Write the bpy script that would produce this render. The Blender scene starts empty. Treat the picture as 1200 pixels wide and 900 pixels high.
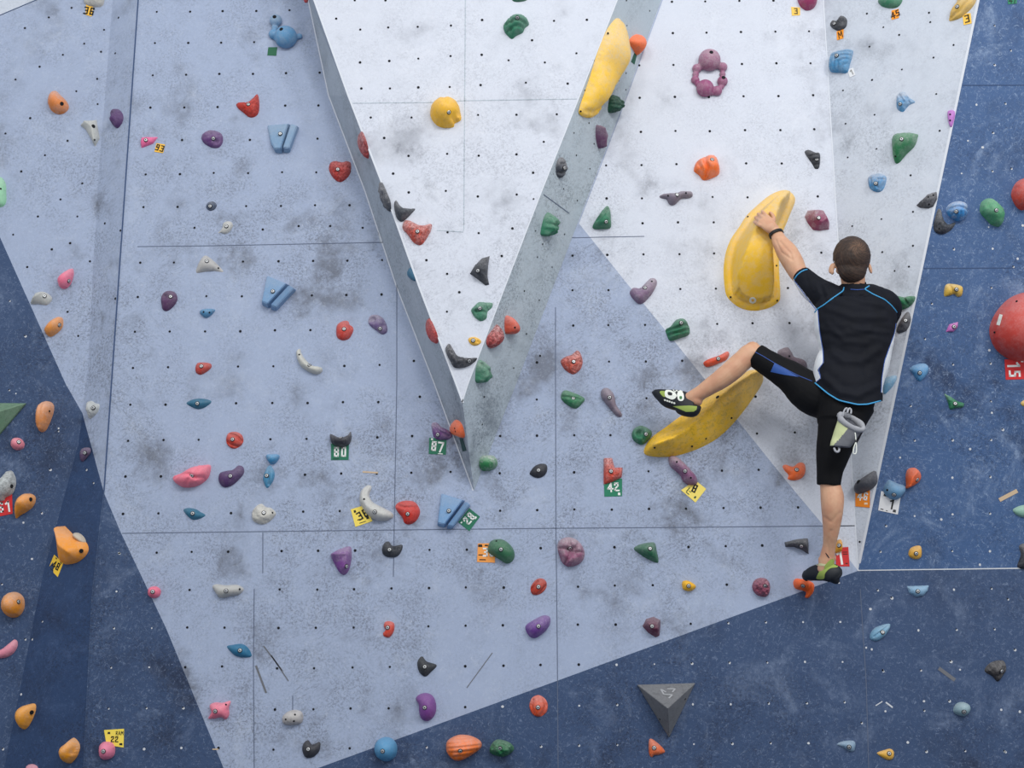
import bpy, bmesh, math, random
import numpy as np
from mathutils import Vector, Matrix, Euler, noise, geometry
from mathutils.bvhtree import BVHTree
random.seed(7)
SC = bpy.context.scene
COL = SC.collection
# ------------------------------------------------------------------ camera
F = 1600.0; PITCH = math.radians(13.5); CAM = Vector((0.0, -6.91, 1.6))
cam_d = bpy.data.cameras.new('camera'); cam = bpy.data.objects.new('camera', cam_d); COL.objects.link(cam)
cam_d.sensor_width = 36; cam_d.lens = F/1200*36; cam.location = CAM
cam.rotation_euler = (math.pi/2+PITCH, 0, 0); SC.camera = cam
CR = Euler((math.pi/2+PITCH, 0, 0)).to_matrix()
def ray(px, py): return (CR @ Vector(((px-600)/F, (450-py)/F, -1))).normalized()
def onplane(px, py, pl):
    d = ray(px, py); p, n = pl
    return CAM + d*((p-CAM).dot(n)/d.dot(n))
def at(px, py, depth):                       # point seen at a pixel, «depth» metres in front of the main wall
    return onplane(px, py, (Vector((0, -depth, 0)), Vector((0, 1, 0))))
def proj(w):
    v = CR.transposed() @ (w-CAM)
    return 600+F*v.x/-v.z, 450-F*v.y/-v.z
def plane3(a, b, c):
    n = (b-a).cross(c-a).normalized()
    if n.dot(CAM-a) < 0: n = -n
    return (a, n)
def lerp_tab(tab, t):
    if t <= tab[0][0]: return tab[0][1]
    for (a, x), (b, y) in zip(tab, tab[1:]):
        if t <= b: return x+(y-x)*(t-a)/(b-a)
    return tab[-1][1]
# ------------------------------------------------------------------ materials
def lin(c):
    return tuple((v/255/12.92 if v/255 <= .04045 else ((v/255+.055)/1.055)**2.4) for v in c)+(1.0,)
class NT:
    def __init__(s, name):
        s.m = bpy.data.materials.new(name); s.m.use_nodes = True
        s.t = s.m.node_tree; s.b = s.t.nodes['Principled BSDF']
    def n(s, typ, **kw):
        x = s.t.nodes.new('ShaderNode'+typ)
        for k, v in kw.items():
            if k in x.inputs: x.inputs[k].default_value = v
            else: setattr(x, k, v)
        return x
    def l(s, a, b): s.t.links.new(a, b)
    def noise(s, vec, scale, detail=4, rough=.55, dist=0):
        x = s.n('TexNoise', Scale=scale, Detail=detail, Roughness=rough, Distortion=dist)
        if vec is not None: s.l(vec, x.inputs['Vector'])
        return x.outputs['Fac']
    def ramp(s, f, a, b, lo=0, hi=1):
        x = s.n('MapRange'); x.inputs[1].default_value = a; x.inputs[2].default_value = b
        x.inputs[3].default_value = lo; x.inputs[4].default_value = hi
        x.interpolation_type = 'SMOOTHSTEP'; s.l(f, x.inputs[0]); return x.outputs[0]
    def math(s, op, a, b):
        x = s.n('Math', operation=op)
        for i, v in enumerate((a, b)):
            if isinstance(v, (int, float)): x.inputs[i].default_value = v
            else: s.l(v, x.inputs[i])
        return x.outputs[0]
    def mix(s, f, a, b):
        x = s.n('Mix', data_type='RGBA')
        for i, v in ((0, f), (6, a), (7, b)):
            if isinstance(v, (int, float)): x.inputs[i].default_value = v
            elif isinstance(v, tuple): x.inputs[i].default_value = v
            else: s.l(v, x.inputs[i])
        return x.outputs[2]
    def bump(s, h, strength, dist=.002):
        x = s.n('Bump', Strength=strength, Distance=dist); s.l(h, x.inputs['Height']); s.l(x.outputs[0], s.b.inputs['Normal'])
def flat(name, c, rough=.6, metal=0, bump=0, bscale=200, spec=.4):
    k = NT(name); k.b.inputs['Base Color'].default_value = lin(c); k.b.inputs['Roughness'].default_value = rough
    k.b.inputs['Metallic'].default_value = metal; k.b.inputs['Specular IOR Level'].default_value = spec
    if bump:
        tc = k.n('TexCoord'); k.bump(k.noise(tc.outputs['Object'], bscale), bump)
    return k.m
def wall_mat(name, base, dark, light, smudge, scuff, fine=.5, sheen=.62):
    k = NT(name); tc = k.n('TexCoord'); P = tc.outputs['Object']
    sz = k.n('SeparateXYZ'); k.l(P, sz.inputs[0])
    region = k.math('MULTIPLY', k.ramp(k.noise(P, .8, 3), .34, .58), k.ramp(sz.outputs[2], 5.4, 3.4, .35, 1))     # more wear where shoes reach
    big = k.ramp(k.noise(P, 2.6, 5, .62), .50, .78)
    mid = k.ramp(k.noise(P, 9, 7, .7, .3), .50, .78)
    sm = k.math('MULTIPLY', k.math('ADD', big, k.math('MULTIPLY', mid, k.math('ADD', big, .25))), k.math('ADD', region, .25))
    col = k.mix(k.ramp(k.noise(P, 1.3, 3), .3, .7, 0, .3), lin(base), lin(tuple(min(255, v*1.05) for v in base)))
    col = k.mix(k.math('MINIMUM', k.math('MULTIPLY', sm, smudge), .8), col, lin(dark))
    # rubber scuffs: fine short streaks in two directions
    for ang, sc_, th, tone, amt in ((.5, (22, 22, 80), .60, dark, fine), (-.75, (24, 24, 90), .60, dark, fine*.8),
                                    (1.2, (24, 24, 100), .63, light, scuff), (-.2, (20, 20, 85), .64, light, scuff)):
        m0 = k.n('Mapping'); m0.inputs['Rotation'].default_value = (0, ang, 0); k.l(P, m0.inputs['Vector'])
        mp = k.n('Mapping'); mp.inputs['Scale'].default_value = sc_; k.l(m0.outputs[0], mp.inputs['Vector'])
        f = k.ramp(k.noise(mp.outputs[0], 1.0, 6, .78, .8), th-.08, th+.03)
        f = k.math('MULTIPLY', f, k.math('MULTIPLY', k.ramp(k.noise(P, 3.1+ang, 4, .6), .42, .62), k.math('MULTIPLY', region, amt*.8) if tone == dark else amt*.6))
        col = k.mix(f, col, lin(tone))
    g = k.math('MULTIPLY', k.ramp(k.noise(P, 82, 8, .85, .4), .46, .60), k.ramp(k.noise(P, 5, 5, .6), .40, .62, .25, 1.2))
    col = k.mix(k.math('MULTIPLY', g, k.math('MULTIPLY', k.math('ADD', region, .3), fine*.8)), col, lin(dark))
    w = k.ramp(k.noise(P, 48, 8, .85, 1.2), .53, .66)
    col = k.mix(k.math('MULTIPLY', w, scuff), col, lin(light))
    hz = k.math('MULTIPLY', k.ramp(k.noise(P, 3.3, 8, .72, .8), .5, .72), k.ramp(k.noise(P, 30, 6, .8), .4, .6, .3, 1))
    col = k.mix(k.math('MULTIPLY', hz, scuff*.75), col, lin(light))
    k.l(col, k.b.inputs['Base Color']); k.b.inputs['Roughness'].default_value = sheen
    k.b.inputs['Specular IOR Level'].default_value = .3
    k.bump(k.noise(P, 160, 4), .25, .0015)
    return k.m
M_PALE = wall_mat('pale_blue_paint', (162, 175, 201), (100, 105, 117), (204, 212, 226), 1.2, .4, .72)
M_WHITE = wall_mat('white_paint', (209, 214, 226), (120, 123, 133), (238, 240, 246), .8, .3, .42)
M_RWHITE = wall_mat('off_white_paint', (199, 206, 218), (112, 117, 128), (232, 235, 242), .9, .3, .55)
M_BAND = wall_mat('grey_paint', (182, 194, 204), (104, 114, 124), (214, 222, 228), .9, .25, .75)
M_BANDL = wall_mat('grey_paint_shaded', (170, 180, 192), (92, 100, 112), (205, 212, 222), .9, .25, .75)  # darker copy of the grey: left face's shading is put into the colour
M_NAVY = wall_mat('navy_paint', (58, 79, 114), (34, 44, 68), (124, 140, 168), 1.0, .85, .8)
M_NAVY2 = wall_mat('blue_paint', (68, 97, 141), (36, 50, 80), (146, 166, 196), .9, .95, .6)
M_NAVY3 = wall_mat('navy_paint_shaded', (42, 66, 104), (26, 36, 60), (88, 110, 150), .8, .5, .6)  # navy toned down in colour because the return faces less light
M_SEAM = flat('seam_gap', (98, 108, 130), .9)
M_CREASE = flat('crease_gap', (62, 82, 118), .9)
M_EDGE = flat('worn_edge_highlight', (214, 219, 228), .6)  # pale strips: edge highlights put into the colour, along with worn plywood edges
M_HOLE = flat('hole_dark', (18, 20, 26), .9)
M_CHIP = flat('chalky_chip', (205, 208, 214), .9)
M_WOOD = flat('bare_wood', (205, 180, 150), .8)
M_RUB = flat('rubber_scuff', (110, 112, 118), .8)
M_STEEL = flat('bolt_steel', (196, 198, 200), .42, .75)
M_WELL = flat('bolt_well', (48, 46, 46), .8)
# ------------------------------------------------------------------ walls
Y0 = (Vector((0, 0, 0)), Vector((0, -1, 0)))
P_LEFT = (Vector((0, .12, 0)), Vector((0, -1, 0)))
P_FRONT = (Vector((0, -.30, 0)), Vector((0, -1, 0)))
a_, b_, c_ = at(965, 0, 0), at(1005.5, 669, 0), at(1147, 0, .45)
P_RW = plane3(a_, b_, c_)
P_RN = plane3(b_, at(1300, 664, 0), c_)
CREASE = [(-300, 183), (0, 162), (575, 122), (700, 108), (900, 98), (1260, 78)]
BEND = [(-300, 160), (0, 132), (225, 114), (430, 103), (520, 92), (675, 50), (900, 5), (1260, -70)]
VLB = [(-300, 300), (0, 362), (112, 386), (225, 429), (337, 466), (450, 510), (472, 518), (575, 555.5)]
VLF = [(-300, 256), (0, 367.5), (112, 407.5), (225, 451), (337, 491), (450, 534), (472, 542)]
VRF = [(-300, 843), (0, 724), (112, 680), (225, 635), (337, 592), (450, 549), (472, 542)]
VRB = [(-300, 888), (0, 775), (112, 734), (225, 691), (337, 648), (450, 605), (472, 596), (575, 555.5)]
def strip_plane(y):
    return plane3(at(lerp_tab(CREASE, y-40), y-40, 0), at(lerp_tab(CREASE, y+40), y+40, 0), at(lerp_tab(BEND, y), y, -.12))
def vl_plane(y):
    if y > 455: return plane3(at(518, 472, 0), at(555.5, 575, 0), at(542, 472, .3))
    return plane3(at(lerp_tab(VLB, y-30), y-30, 0), at(lerp_tab(VLB, y+30), y+30, 0), at(lerp_tab(VLF, y), y, .3))
def vr_plane(y):
    if y > 455: return plane3(at(596, 472, 0), at(555.5, 575, 0), at(542, 472, .3))
    return plane3(at(lerp_tab(VRB, y-30), y-30, 0), at(lerp_tab(VRB, y+30), y+30, 0), at(lerp_tab(VRF, y), y, .3))
def facet(px, py):
    if px < lerp_tab(BEND, py): return P_LEFT
    if px < lerp_tab(CREASE, py): return strip_plane(py)
    if py < 575 and lerp_tab(VLB, py) < px < lerp_tab(VRB, py):
        if py < 472:
            if px < lerp_tab(VLF, py): return vl_plane(py)
            if px < lerp_tab(VRF, py): return P_FRONT
            return vr_plane(py)
        r = 542+13.5*(py-472)/103
        return vl_plane(py) if px < r else vr_plane(py)
    if py < 669:
        if px > 1147-(1147-1005.5)*py/669: return P_RN
        if px > 965+40.5*py/669: return P_RW
    return Y0
class Wall:
    def __init__(s, name): s.name = name; s.v = []; s.f = []; s.mi = []; s.mats = []
    def slot(s, m):
        if m not in s.mats: s.mats.append(m)
        return s.mats.index(m)
    def face(s, pts, m, look=True):
        pts = [Vector(p) for p in pts]
        n = geometry.normal(pts) if len(pts) > 2 else None
        if look and n.dot(CAM-pts[0]) < 0: pts.reverse()
        i = len(s.v); s.v += [tuple(p) for p in pts]; s.f.append(tuple(range(i, i+len(pts)))); s.mi.append(s.slot(m))
    def poly(s, m, px, pl):
        w = [onplane(x, y, pl) for x, y in px]
        for p in w:
            if p.z < .02: p.z = 0
        for t in geometry.tessellate_polygon([w]): s.face([w[i] for i in t], m)
    def rows(s, m, A, da, B, db, ys):
        for y1, y2 in zip(ys, ys[1:]):
            q = [at(lerp_tab(A, y1), y1, da), at(lerp_tab(B, y1), y1, db), at(lerp_tab(B, y2), y2, db), at(lerp_tab(A, y2), y2, da)]
            for p in q:
                if p.z < .02: p.z = 0
            s.face([q[0], q[1], q[2]], m); s.face([q[0], q[2], q[3]], m)
    def line(s, m, pts, w=.004, pl=None, off=.0012):
        for (a, b) in zip(pts, pts[1:]):
            p = pl or facet((a[0]+b[0])/2, (a[1]+b[1])/2)
            A, B = onplane(*a, p), onplane(*b, p); t = (B-A).normalized().cross(p[1])*w/2; o = p[1]*off
            s.face([A-t+o, A+t+o, B+t+o, B-t+o], m)
    def line3(s, m, pts, n, w=.006):
        for A, B in zip(pts, pts[1:]):
            t = (B-A).normalized().cross(n)*w/2; o = n*.0015
            s.face([A-t+o, A+t+o, B+t+o, B-t+o], m)
    def disc(s, m, c, pl, r, off=.0015, sx=1, k=8, rot=0):
        n = pl[1]; u = Vector((0, 0, 1)).cross(n).normalized(); v = n.cross(u)
        s.face([c+n*off+u*math.cos(rot+i*2*math.pi/k)*r*sx+v*math.sin(rot+i*2*math.pi/k)*r for i in range(k)], m)
    def hole(s, px, py, kind='dark', r=.0068):
        pl = facet(px, py); c = onplane(px, py, pl)
        if kind == 'dark': s.disc(M_HOLE, c, pl, r*random.uniform(.85, 1.1))
        else:
            s.disc(M_CHIP, c, pl, r*random.uniform(.7, 1.15), .0012, random.uniform(.8, 1.2), 7, random.random())
            if random.random() < .6: s.disc(M_HOLE, c+Vector((-.003, 0, .004)), pl, r*.62, .002)
    def build(s):
        me = bpy.data.meshes.new(s.name); me.from_pydata(s.v, [], s.f)
        for m in s.mats: me.materials.append(m)
        for p, i in zip(me.polygons, s.mi): p.material_index = i
        o = bpy.data.objects.new(s.name, me); COL.objects.link(o); o['kind'] = 'structure'; return o
T = lambda r, c, pts: [(300*c+x/4, 225*r+y/4) for x, y in pts]
PAINT = [(677, 260), (737, 335), (792, 402), (860, 487), (900, 537), (935, 580), (962, 612), (1005.5, 669)]
wb = Wall('wall_back')
wb.poly(M_PALE, [(183, -300), (162, 0), (122, 578), (142, 625), (195, 737), (262, 900), (277, 935), (1005.5, 669)]+PAINT[-2::-1]+[(691, 225), (775, 0), (888, -300)], Y0)
wb.poly(M_WHITE, PAINT+[(965, 0), (947, -300), (888, -300), (775, 0), (691, 225)], Y0)
wb.poly(M_NAVY, [(122, 578), (142, 625), (195, 737), (262, 900), (277, 935), (1005.5, 669), (1700, 660), (1700, 1250), (78, 1250), (98, 900), (108, 700)], Y0)
def hole_grid(w, cols, yref, rows, xref, lo, hi, ok):
    for cx in cols:
        for ry in rows:
            y = ry; x = 611+(cx-611)*(y+6220)/(yref+6220); y = ry-.0118*(x-xref)
            if lo[0] <= x <= hi[0] and lo[1] <= y <= hi[1] and ok(x, y):
                nav = facet(x, y) is Y0 and (y > 669-.3649*(x-1005.5)+2 or x < lerp_tab([(578, 122), (625, 142), (737, 195), (900, 262)], y)-2)
                w.hole(x+random.uniform(-.5, .5), y+random.uniform(-.5, .5), 'chip' if nav else 'dark', .0060 if nav else .0068)
isY0 = lambda x, y: facet(x, y) is Y0
ext = [150-41.8*k for k in (2, 1)]
hole_grid(wb, [108, 150, 191.5, 233, 275, 317, 359, 401, 442.5], 514, [-59, -23, 14, 51, 88, 126, 165, 204, 243, 308, 348, 389, 431, 474, 516, 558, 602], 180, (100, -70), (464, 620), isY0)
hole_grid(wb, [92, 134, 178, 220, 263], 736, [647, 692, 736, 782, 830, 877, 925], 200, (100, 622), (296, 940), isY0)
hole_grid(wb, [328+43.65*k for k in range(16)], 689, [643, 688, 733, 780, 828, 875, 923], 600, (299, 622), (1012, 940), isY0)
hole_grid(wb, [1029+44.4*k for k in range(8)], 692, [692, 739, 786, 834, 882, 930], 1029, (1012, 672), (1400, 940), lambda x, y: True)
hole_grid(wb, [586, 629.7, 673, 716, 759.5, 803, 846, 889, 933, 976], 551, [-73, -36, 1, 38, 75, 113, 153, 192, 231, 260, 297, 338, 379, 422, 465, 508, 551, 595], 870, (560, -80), (1003, 618), lambda x, y: isY0(x, y) and x > 556)
for x, y in [(228, 267), (308, 269), (350, 265), (387, 265), (425, 267), (485, 423), (492, 465), (483, 511), (482, 554), (528, 553), (633, 417)]+T(3, 3, [(581, 104), (480, 155), (541, 447), (655, 780), (1126, 110), (1158, 347), (858, 402), (731, 587), (851, 587), (1180, 636), (440, 690), (460, 336), (486, 344), (1114, 826)]):
    wb.hole(x, y, 'dark' if y < 600 else 'chip')
for pts in ([(161, 289), (250, 288), (452, 284)], [(465, 290), (465, 450), (463, 560), (461, 676)], [(143, 625), (300, 623), (463, 621), (652, 619), (800, 618), (1003, 616)],
            [(651, 360), (651, 450), (651.5, 619), (653, 750), (654, 900)], [(657, 279), (700, 278), (755, 277)], [(298, 690), (297, 780), (298, 900)], [(308, 624), (308, 672)],
            [(1008, 690), (1015, 800), (1018, 900)], [(343, 815), (343, 834)]):
    wb.line(M_SEAM, pts, .0038, Y0)
wb.line(M_CREASE, [(x, y) for y, x in CREASE[:3]], .007, Y0, .002); wb.line(M_PALE, [(c+1.8, y) for y, c in CREASE[1:3]], .005, Y0)
wb.line(M_NAVY, [(x, y) for y, x in CREASE[2:]], .006, Y0, .002)
wb.line(M_CHIP, [(1006, 668.5), (1400, 663)], .005, Y0)
for a, b, m, w in (((425, 553), (443, 554), M_WOOD, .008), ((309, 757), (331, 786), M_RUB, .006), ((318, 768), (338, 798), M_RUB, .005), ((300, 780), (312, 812), M_RUB, .010), ((1100, 783), (1119, 797), M_RUB, .018),
                   ((547, 806), (577, 765), M_RUB, .004), ((249, 878), (256, 878), M_WOOD, .006), ((1038, 823), (1046, 829), M_CHIP, .008), ((1026, 827), (1034, 822), M_CHIP, .005)):
    wb.line(m, [a, b], w, Y0, .0016)
wb.build()
# left facet, its return and the white corner above it
wl = Wall('wall_left')
bl = [(x, y) for y, x in BEND]
wl.poly(M_PALE, [(-420, -640), (-700, 160), (-500, 228), (0, 19), (43, 0), (143, -115), (160, -300), (160, -400)], P_LEFT) if 0 else None
wl.poly(M_RWHITE, [(-700, 311), (0, 19), (45, 0), (147, -43), (160, -300), (-700, -300)], P_LEFT)
wl.poly(M_PALE, [(-700, 311), (0, 19), (45, 0), (136, -38), (132, 0), (114, 225), (103, 430), (97, 482), (89, 472), (77, 450), (0, 278), (-700, -1300)][:11]+[(-700, 311)], P_LEFT) if 0 else None
wl.poly(M_PALE, [(-107, 63.6), (0, 19), (45, 0), (136, -38), (132, 0), (114, 225), (103, 430), (96.5, 484), (77, 450), (0, 278), (-96, 63)], P_LEFT)
wl.poly(M_NAVY, [(-700, 311), (-107, 63.6), (-96, 63), (0, 278), (77, 450), (96.5, 484), (92, 520), (50, 675), (5, 900), (-70, 1260), (-700, 1260)], P_LEFT)
wl.rows(M_PALE, CREASE, 0, BEND, -.12, [-300, 0, 112, 225, 337, 430, 484])
A, B, C_ = at(lerp_tab(CREASE, 484), 484, 0), at(96.5, 484, -.12), at(122, 578, 0)
wl.face([A, B, C_], M_PALE)
bt = [at(96.5, 484, -.12), at(92, 520, -.12), at(50, 675, -.12)]
wl.face([bt[0], bt[1], C_], M_NAVY3); wl.face([bt[1], bt[2], C_], M_NAVY3)
c2 = at(108, 700, 0); c3 = at(98, 900, 0); b3 = at(5, 900, -.12); c4 = at(78, 1260, 0); b4 = at(-70, 1260, -.12); c4.z = 0; b4.z = 0
wl.face([bt[2], c2, C_], M_NAVY3); wl.face([bt[2], b3, c2], M_NAVY3); wl.face([b3, c3, c2], M_NAVY3); wl.face([b3, b4, c3], M_NAVY3); wl.face([b4, c4, c3], M_NAVY3)
wl.line(M_CREASE, [(-107, 63), (0, 18), (45, -1)], .006, P_LEFT)
for x, y in T(0, 0, [(336, 37), (229, 82), (117, 132), (488, 140), (395, 205), (295, 257), (186, 313), (73, 373), (474, 243), (541, 250), (456, 370), (358, 428), (458, 488), (142, 554), (26, 626), (211, 728), (317, 660), (100, 804), (386, 860), (556, 83)])+T(1, 0, [(284, 35), (178, 115), (363, 115), (62, 200), (329, 240), (243, 269), (128, 352), (317, 562), (367, 675), (492, 147), (422, 325), (541, 500), (565, 181)]):
    wl.hole(x, y, 'dark', .0065)
for x, y in T(1, 0, [(120, 677), (47, 512)])+T(2, 0, [(150, 820), (197, 606), (440, 465), (407, 403), (275, 208), (275, 222), (237, 403), (560, 795), (75, 45), (110, 650), (45, 30)])+T(3, 0, [(120, 298), (152, 297), (176, 315), (340, 435), (239, 680), (200, 215), (272, 275), (100, 555), (255, 478), (15, 812), (330, 628), (10, 40)]):
    wl.hole(x, y, 'chip', .006)
wl.build()
# the wedge that stands out in the middle
wc = Wall('wall_center')
YS = [-300, 0, 112, 225, 337, 450, 472]
wc.rows(M_WHITE, VLF, .3, VRF, .3, YS)
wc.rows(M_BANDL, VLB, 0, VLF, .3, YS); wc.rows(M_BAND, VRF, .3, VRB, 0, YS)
ap, tip = at(542, 472, .3), at(555.5, 575, 0)
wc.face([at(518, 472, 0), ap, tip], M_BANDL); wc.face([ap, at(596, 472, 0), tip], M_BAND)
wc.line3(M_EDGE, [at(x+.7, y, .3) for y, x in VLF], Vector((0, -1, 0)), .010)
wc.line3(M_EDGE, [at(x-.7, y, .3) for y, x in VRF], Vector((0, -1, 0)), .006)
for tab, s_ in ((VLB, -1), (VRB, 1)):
    wc.line(M_EDGE if s_ < 0 else M_PALE, [(x+s_*1.0, y) for y, x in tab[1:]], .006, Y0)  # painted highlight lines along the wedge's back edges
for pts in ([(545.5, -40), (545, 60), (544.5, 118), (543.5, 270)], [(410, 121), (520, 120), (545, 118), (676, 116)], [(512, 270), (543, 272)], [(637, 228), (667, 250)], [(443, 272), (446, 285)]):
    wc.line(M_BAND, pts, .004) if pts[0][0] != 637 else wc.line(M_SEAM, pts, .005)
for x, y in T(0, 1, [(376, 88), (489, 139), (620, 129), (758, 126), (914, 120), (1060, 94), (488, 293), (625, 286), (761, 275), (912, 263), (1058, 257), (1184, 283), (494, 415), (628, 415), (761, 410), (908, 408), (1053, 399), (538, 551), (729, 551), (1041, 539), (601, 647), (715, 731), (896, 721), (1044, 730), (643, 814), (463, 2), (607, 2), (890, 895)])+T(0, 2, [(197, 98), (351, 93), (94, 189), (302, 250), (154, 293), (65, 388), (261, 392), (21, 538), (210, 536), (149, 665), (21, 724), (99, 810)])+T(1, 1, [(716, 2), (1040, 21), (898, 189), (1044, 193), (799, 320), (896, 384), (1152, 300), (895, 561), (953, 470)])+T(1, 2, [(22, 12), (2, 171)]):
    wc.hole(x, y, 'dark', .0068)
for x, y in T(0, 2, [(536, 2), (645, 51), (538, 120), (534, 343), (533, 421), (360, 577), (290, 623), (384, 674), (301, 728), (364, 791), (241, 885)])+T(1, 2, [(101, 33), (306, 40), (110, 182), (246, 198), (143, 244), (119, 305), (187, 352), (57, 464), (127, 507), (67, 665), (7, 825)])+T(2, 1, [(1070, 60), (1060, 190)]):
    wc.hole(x, y, 'dark', .0050)
wc.build()
# right: off-white leaning facet and the blue overhanging facet
wr = Wall('wall_right')
def rx(y): return 1147-(141.5)*y/669
wr.poly(M_RWHITE, [(965, 0), (1005.5, 669), (1147, 0), (1210.5, -300), (947, -300)], P_RW)
wr.poly(M_NAVY2, [(1005.5, 669), (1147, 0), (1210.5, -300), (1800, -300), (1800, 657)], P_RN)
lp = [onplane(965+40.5*y/669, y, Y0) for y in (-200, 0, 225, 450, 669)]
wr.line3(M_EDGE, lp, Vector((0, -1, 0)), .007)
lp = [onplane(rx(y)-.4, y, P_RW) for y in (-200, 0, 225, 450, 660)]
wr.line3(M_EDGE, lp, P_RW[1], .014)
for pts in ([(1128, 100), (1400, 99)], [(1082, 314.5), (1190, 314)]): wr.line(M_CREASE, pts, .005, P_RN)
wr.line(M_SEAM, [(985, 616.5), (1002, 616)], .004, Y0)
for x, y in T(0, 3, [(464, 64), (541, 128), (615, 164), (755, 60), (761, 104), (870, 211), (476, 219), (776, 270), (628, 326), (488, 375), (352, 424), (789, 441), (500, 538), (364, 580), (805, 613), (509, 698), (374, 738), (669, 822)])+T(1, 3, [(395, 160), (532, 127), (680, 93), (536, 282), (661, 350), (680, 252), (594, 370)])+T(2, 3, [(420, 560), (430, 740)]):
    wr.hole(x, y, 'dark', .0056)
for x, y in T(0, 3, [(1063, 122), (1139, 238), (1063, 306), (977, 491), (1114, 487), (1056, 624), (937, 660), (1006, 691), (907, 813), (1053, 804), (1142, 792)])+T(1, 3, [(1034, 165), (1194, 157), (872, 269), (1053, 266), (1151, 352), (1170, 313), (1048, 450), (769, 525), (1048, 630), (737, 690), (1037, 742), (868, 810), (1044, 805)])+T(2, 3, [(670, 104), (1046, 82), (1049, 135), (688, 266), (866, 264), (1046, 263), (1101, 215), (619, 345), (947, 305), (864, 439), (1043, 436), (812, 635), (865, 611), (1041, 608), (554, 666), (687, 619), (528, 787), (864, 784), (1040, 784), (993, 847)]):
    wr.hole(x, y, 'chip', .0062)
wr.line(M_WOOD, [(1171, 586), (1192, 575)], .02, P_RN, .002)
wr.build()
fl = Wall('floor')
x0, x1 = -7, 7
fl.face([(x0, -9, 0), (x1, -9, 0), (x1, .2, 0), (x0, .2, 0)], flat('crash_mat', (88, 96, 112), .7, 0, .4, 90), False)
fl.build()
# ------------------------------------------------------------------ climbing holds
_mc = {}
def hold_mat(c, chalk=.3, grit=.35, dark=.15):
    key = (c, round(chalk, 2), round(grit, 2), round(dark, 2))
    if key in _mc: return _mc[key]
    k = NT('resin'); tc = k.n('TexCoord'); G = tc.outputs['Generated']; P = tc.outputs['Object']
    sep = k.n('SeparateXYZ'); k.l(G, sep.inputs[0])
    up = k.ramp(sep.outputs[1], .3, .9)
    n1 = k.ramp(k.noise(P, 22, 6, .7), .42, .58)
    n2 = k.ramp(k.noise(P, 110, 6, .8), .44, .58)
    cm = k.math('MINIMUM', k.math('MULTIPLY', k.math('ADD', k.math('MULTIPLY', up, 1.0), k.math('MULTIPLY', n1, .55)), k.math('ADD', k.math('MULTIPLY', n2, .5), .5)), 1)
    base = lin(c)
    lum = .35*base[0]+.5*base[1]+.15*base[2]
    ch = tuple(.25*v+.75*w for v, w in zip(base[:3], lin((206, 204, 206))[:3]))+(1,)
    col = k.mix(k.math('MULTIPLY', cm, chalk), base, ch)
    dk = tuple(v*.28 for v in base[:3])+(1,)
    spots = k.ramp(k.noise(P, 75 if dark > .35 else 45, 6, .8, .6), .46, .55) if dark > .35 else k.ramp(k.noise(P, 45, 6, .8, .6), .50, .60)
    col = k.mix(k.math('MULTIPLY', spots, dark), col, dk)
    k.l(col, k.b.inputs['Base Color']); k.b.inputs['Roughness'].default_value = .55
    k.b.inputs['Specular IOR Level'].default_value = .35
    k.bump(k.noise(P, 240, 5, .7), grit, .0018)
    _mc[key] = k.m; return k.m
def catmull(p, sub=6):
    n = len(p); out = []
    for i in range(n):
        a, b, c, d = p[i-1], p[i], p[(i+1) % n], p[(i+2) % n]
        for j in range(sub):
            t = j/sub
            out.append(tuple(.5*((2*b[k])+(-a[k]+c[k])*t+(2*a[k]-5*b[k]+4*c[k]-d[k])*t*t+(-a[k]+3*b[k]-3*c[k]+d[k])*t**3) for k in (0, 1)))
    return out
def resample(p, s):
    L = [math.dist(p[i], p[(i+1) % len(p)]) for i in range(len(p))]; tot = sum(L); n = max(10, int(tot/s)); out = []
    i = 0; acc = 0
    for k in range(n):
        t = tot*k/n
        while acc+L[i] < t: acc += L[i]; i += 1
        f = (t-acc)/max(L[i], 1e-9); a, b = p[i], p[(i+1) % len(p)]
        out.append((a[0]+(b[0]-a[0])*f, a[1]+(b[1]-a[1])*f))
    return out
def dist_seg(P, A, B):
    d = B-A; t = np.clip(((P-A)@d)/max(d@d, 1e-12), 0, 1); return np.linalg.norm(P-(A+t[:, None]*d), axis=1)
def dist_poly(P, pts, closed=True):
    pts = np.array(pts, float); m = None
    if len(pts) == 1: return np.linalg.norm(P-pts[0], axis=1)
    for i in range(len(pts) if closed else len(pts)-1):
        d = dist_seg(P, pts[i], pts[(i+1) % len(pts)]); m = d if m is None else np.minimum(m, d)
    return m
def inside(P, pts):
    x, y = P[:, 0], P[:, 1]; r = np.zeros(len(P), bool); j = len(pts)-1
    for i in range(len(pts)):
        xi, yi = pts[i]; xj, yj = pts[j]
        if yi != yj: r ^= ((yi > y) != (yj > y)) & (x < (xj-xi)*(y-yi)/(yj-yi)+xi)
        j = i
    return r
def frame(pl, c):
    n = pl[1]; u = Vector((0, 0, 1)).cross(n).normalized(); v = n.cross(u)
    M = Matrix((u, v, n)).transposed().to_4x4(); M.translation = c; return M
def mesh_obj(name, v, f, mats, smooth=True, mi=None, parent=None):
    me = bpy.data.meshes.new(name); me.from_pydata([tuple(p) for p in v], [], f)
    for m in (mats if isinstance(mats, (list, tuple)) else [mats]): me.materials.append(m)
    if mi:
        for p, i in zip(me.polygons, mi): p.material_index = i
    if smooth: me.polygons.foreach_set('use_smooth', [True]*len(me.polygons))
    me.update(); o = bpy.data.objects.new(name, me); COL.objects.link(o)
    if parent: o.parent = parent
    return o
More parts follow.
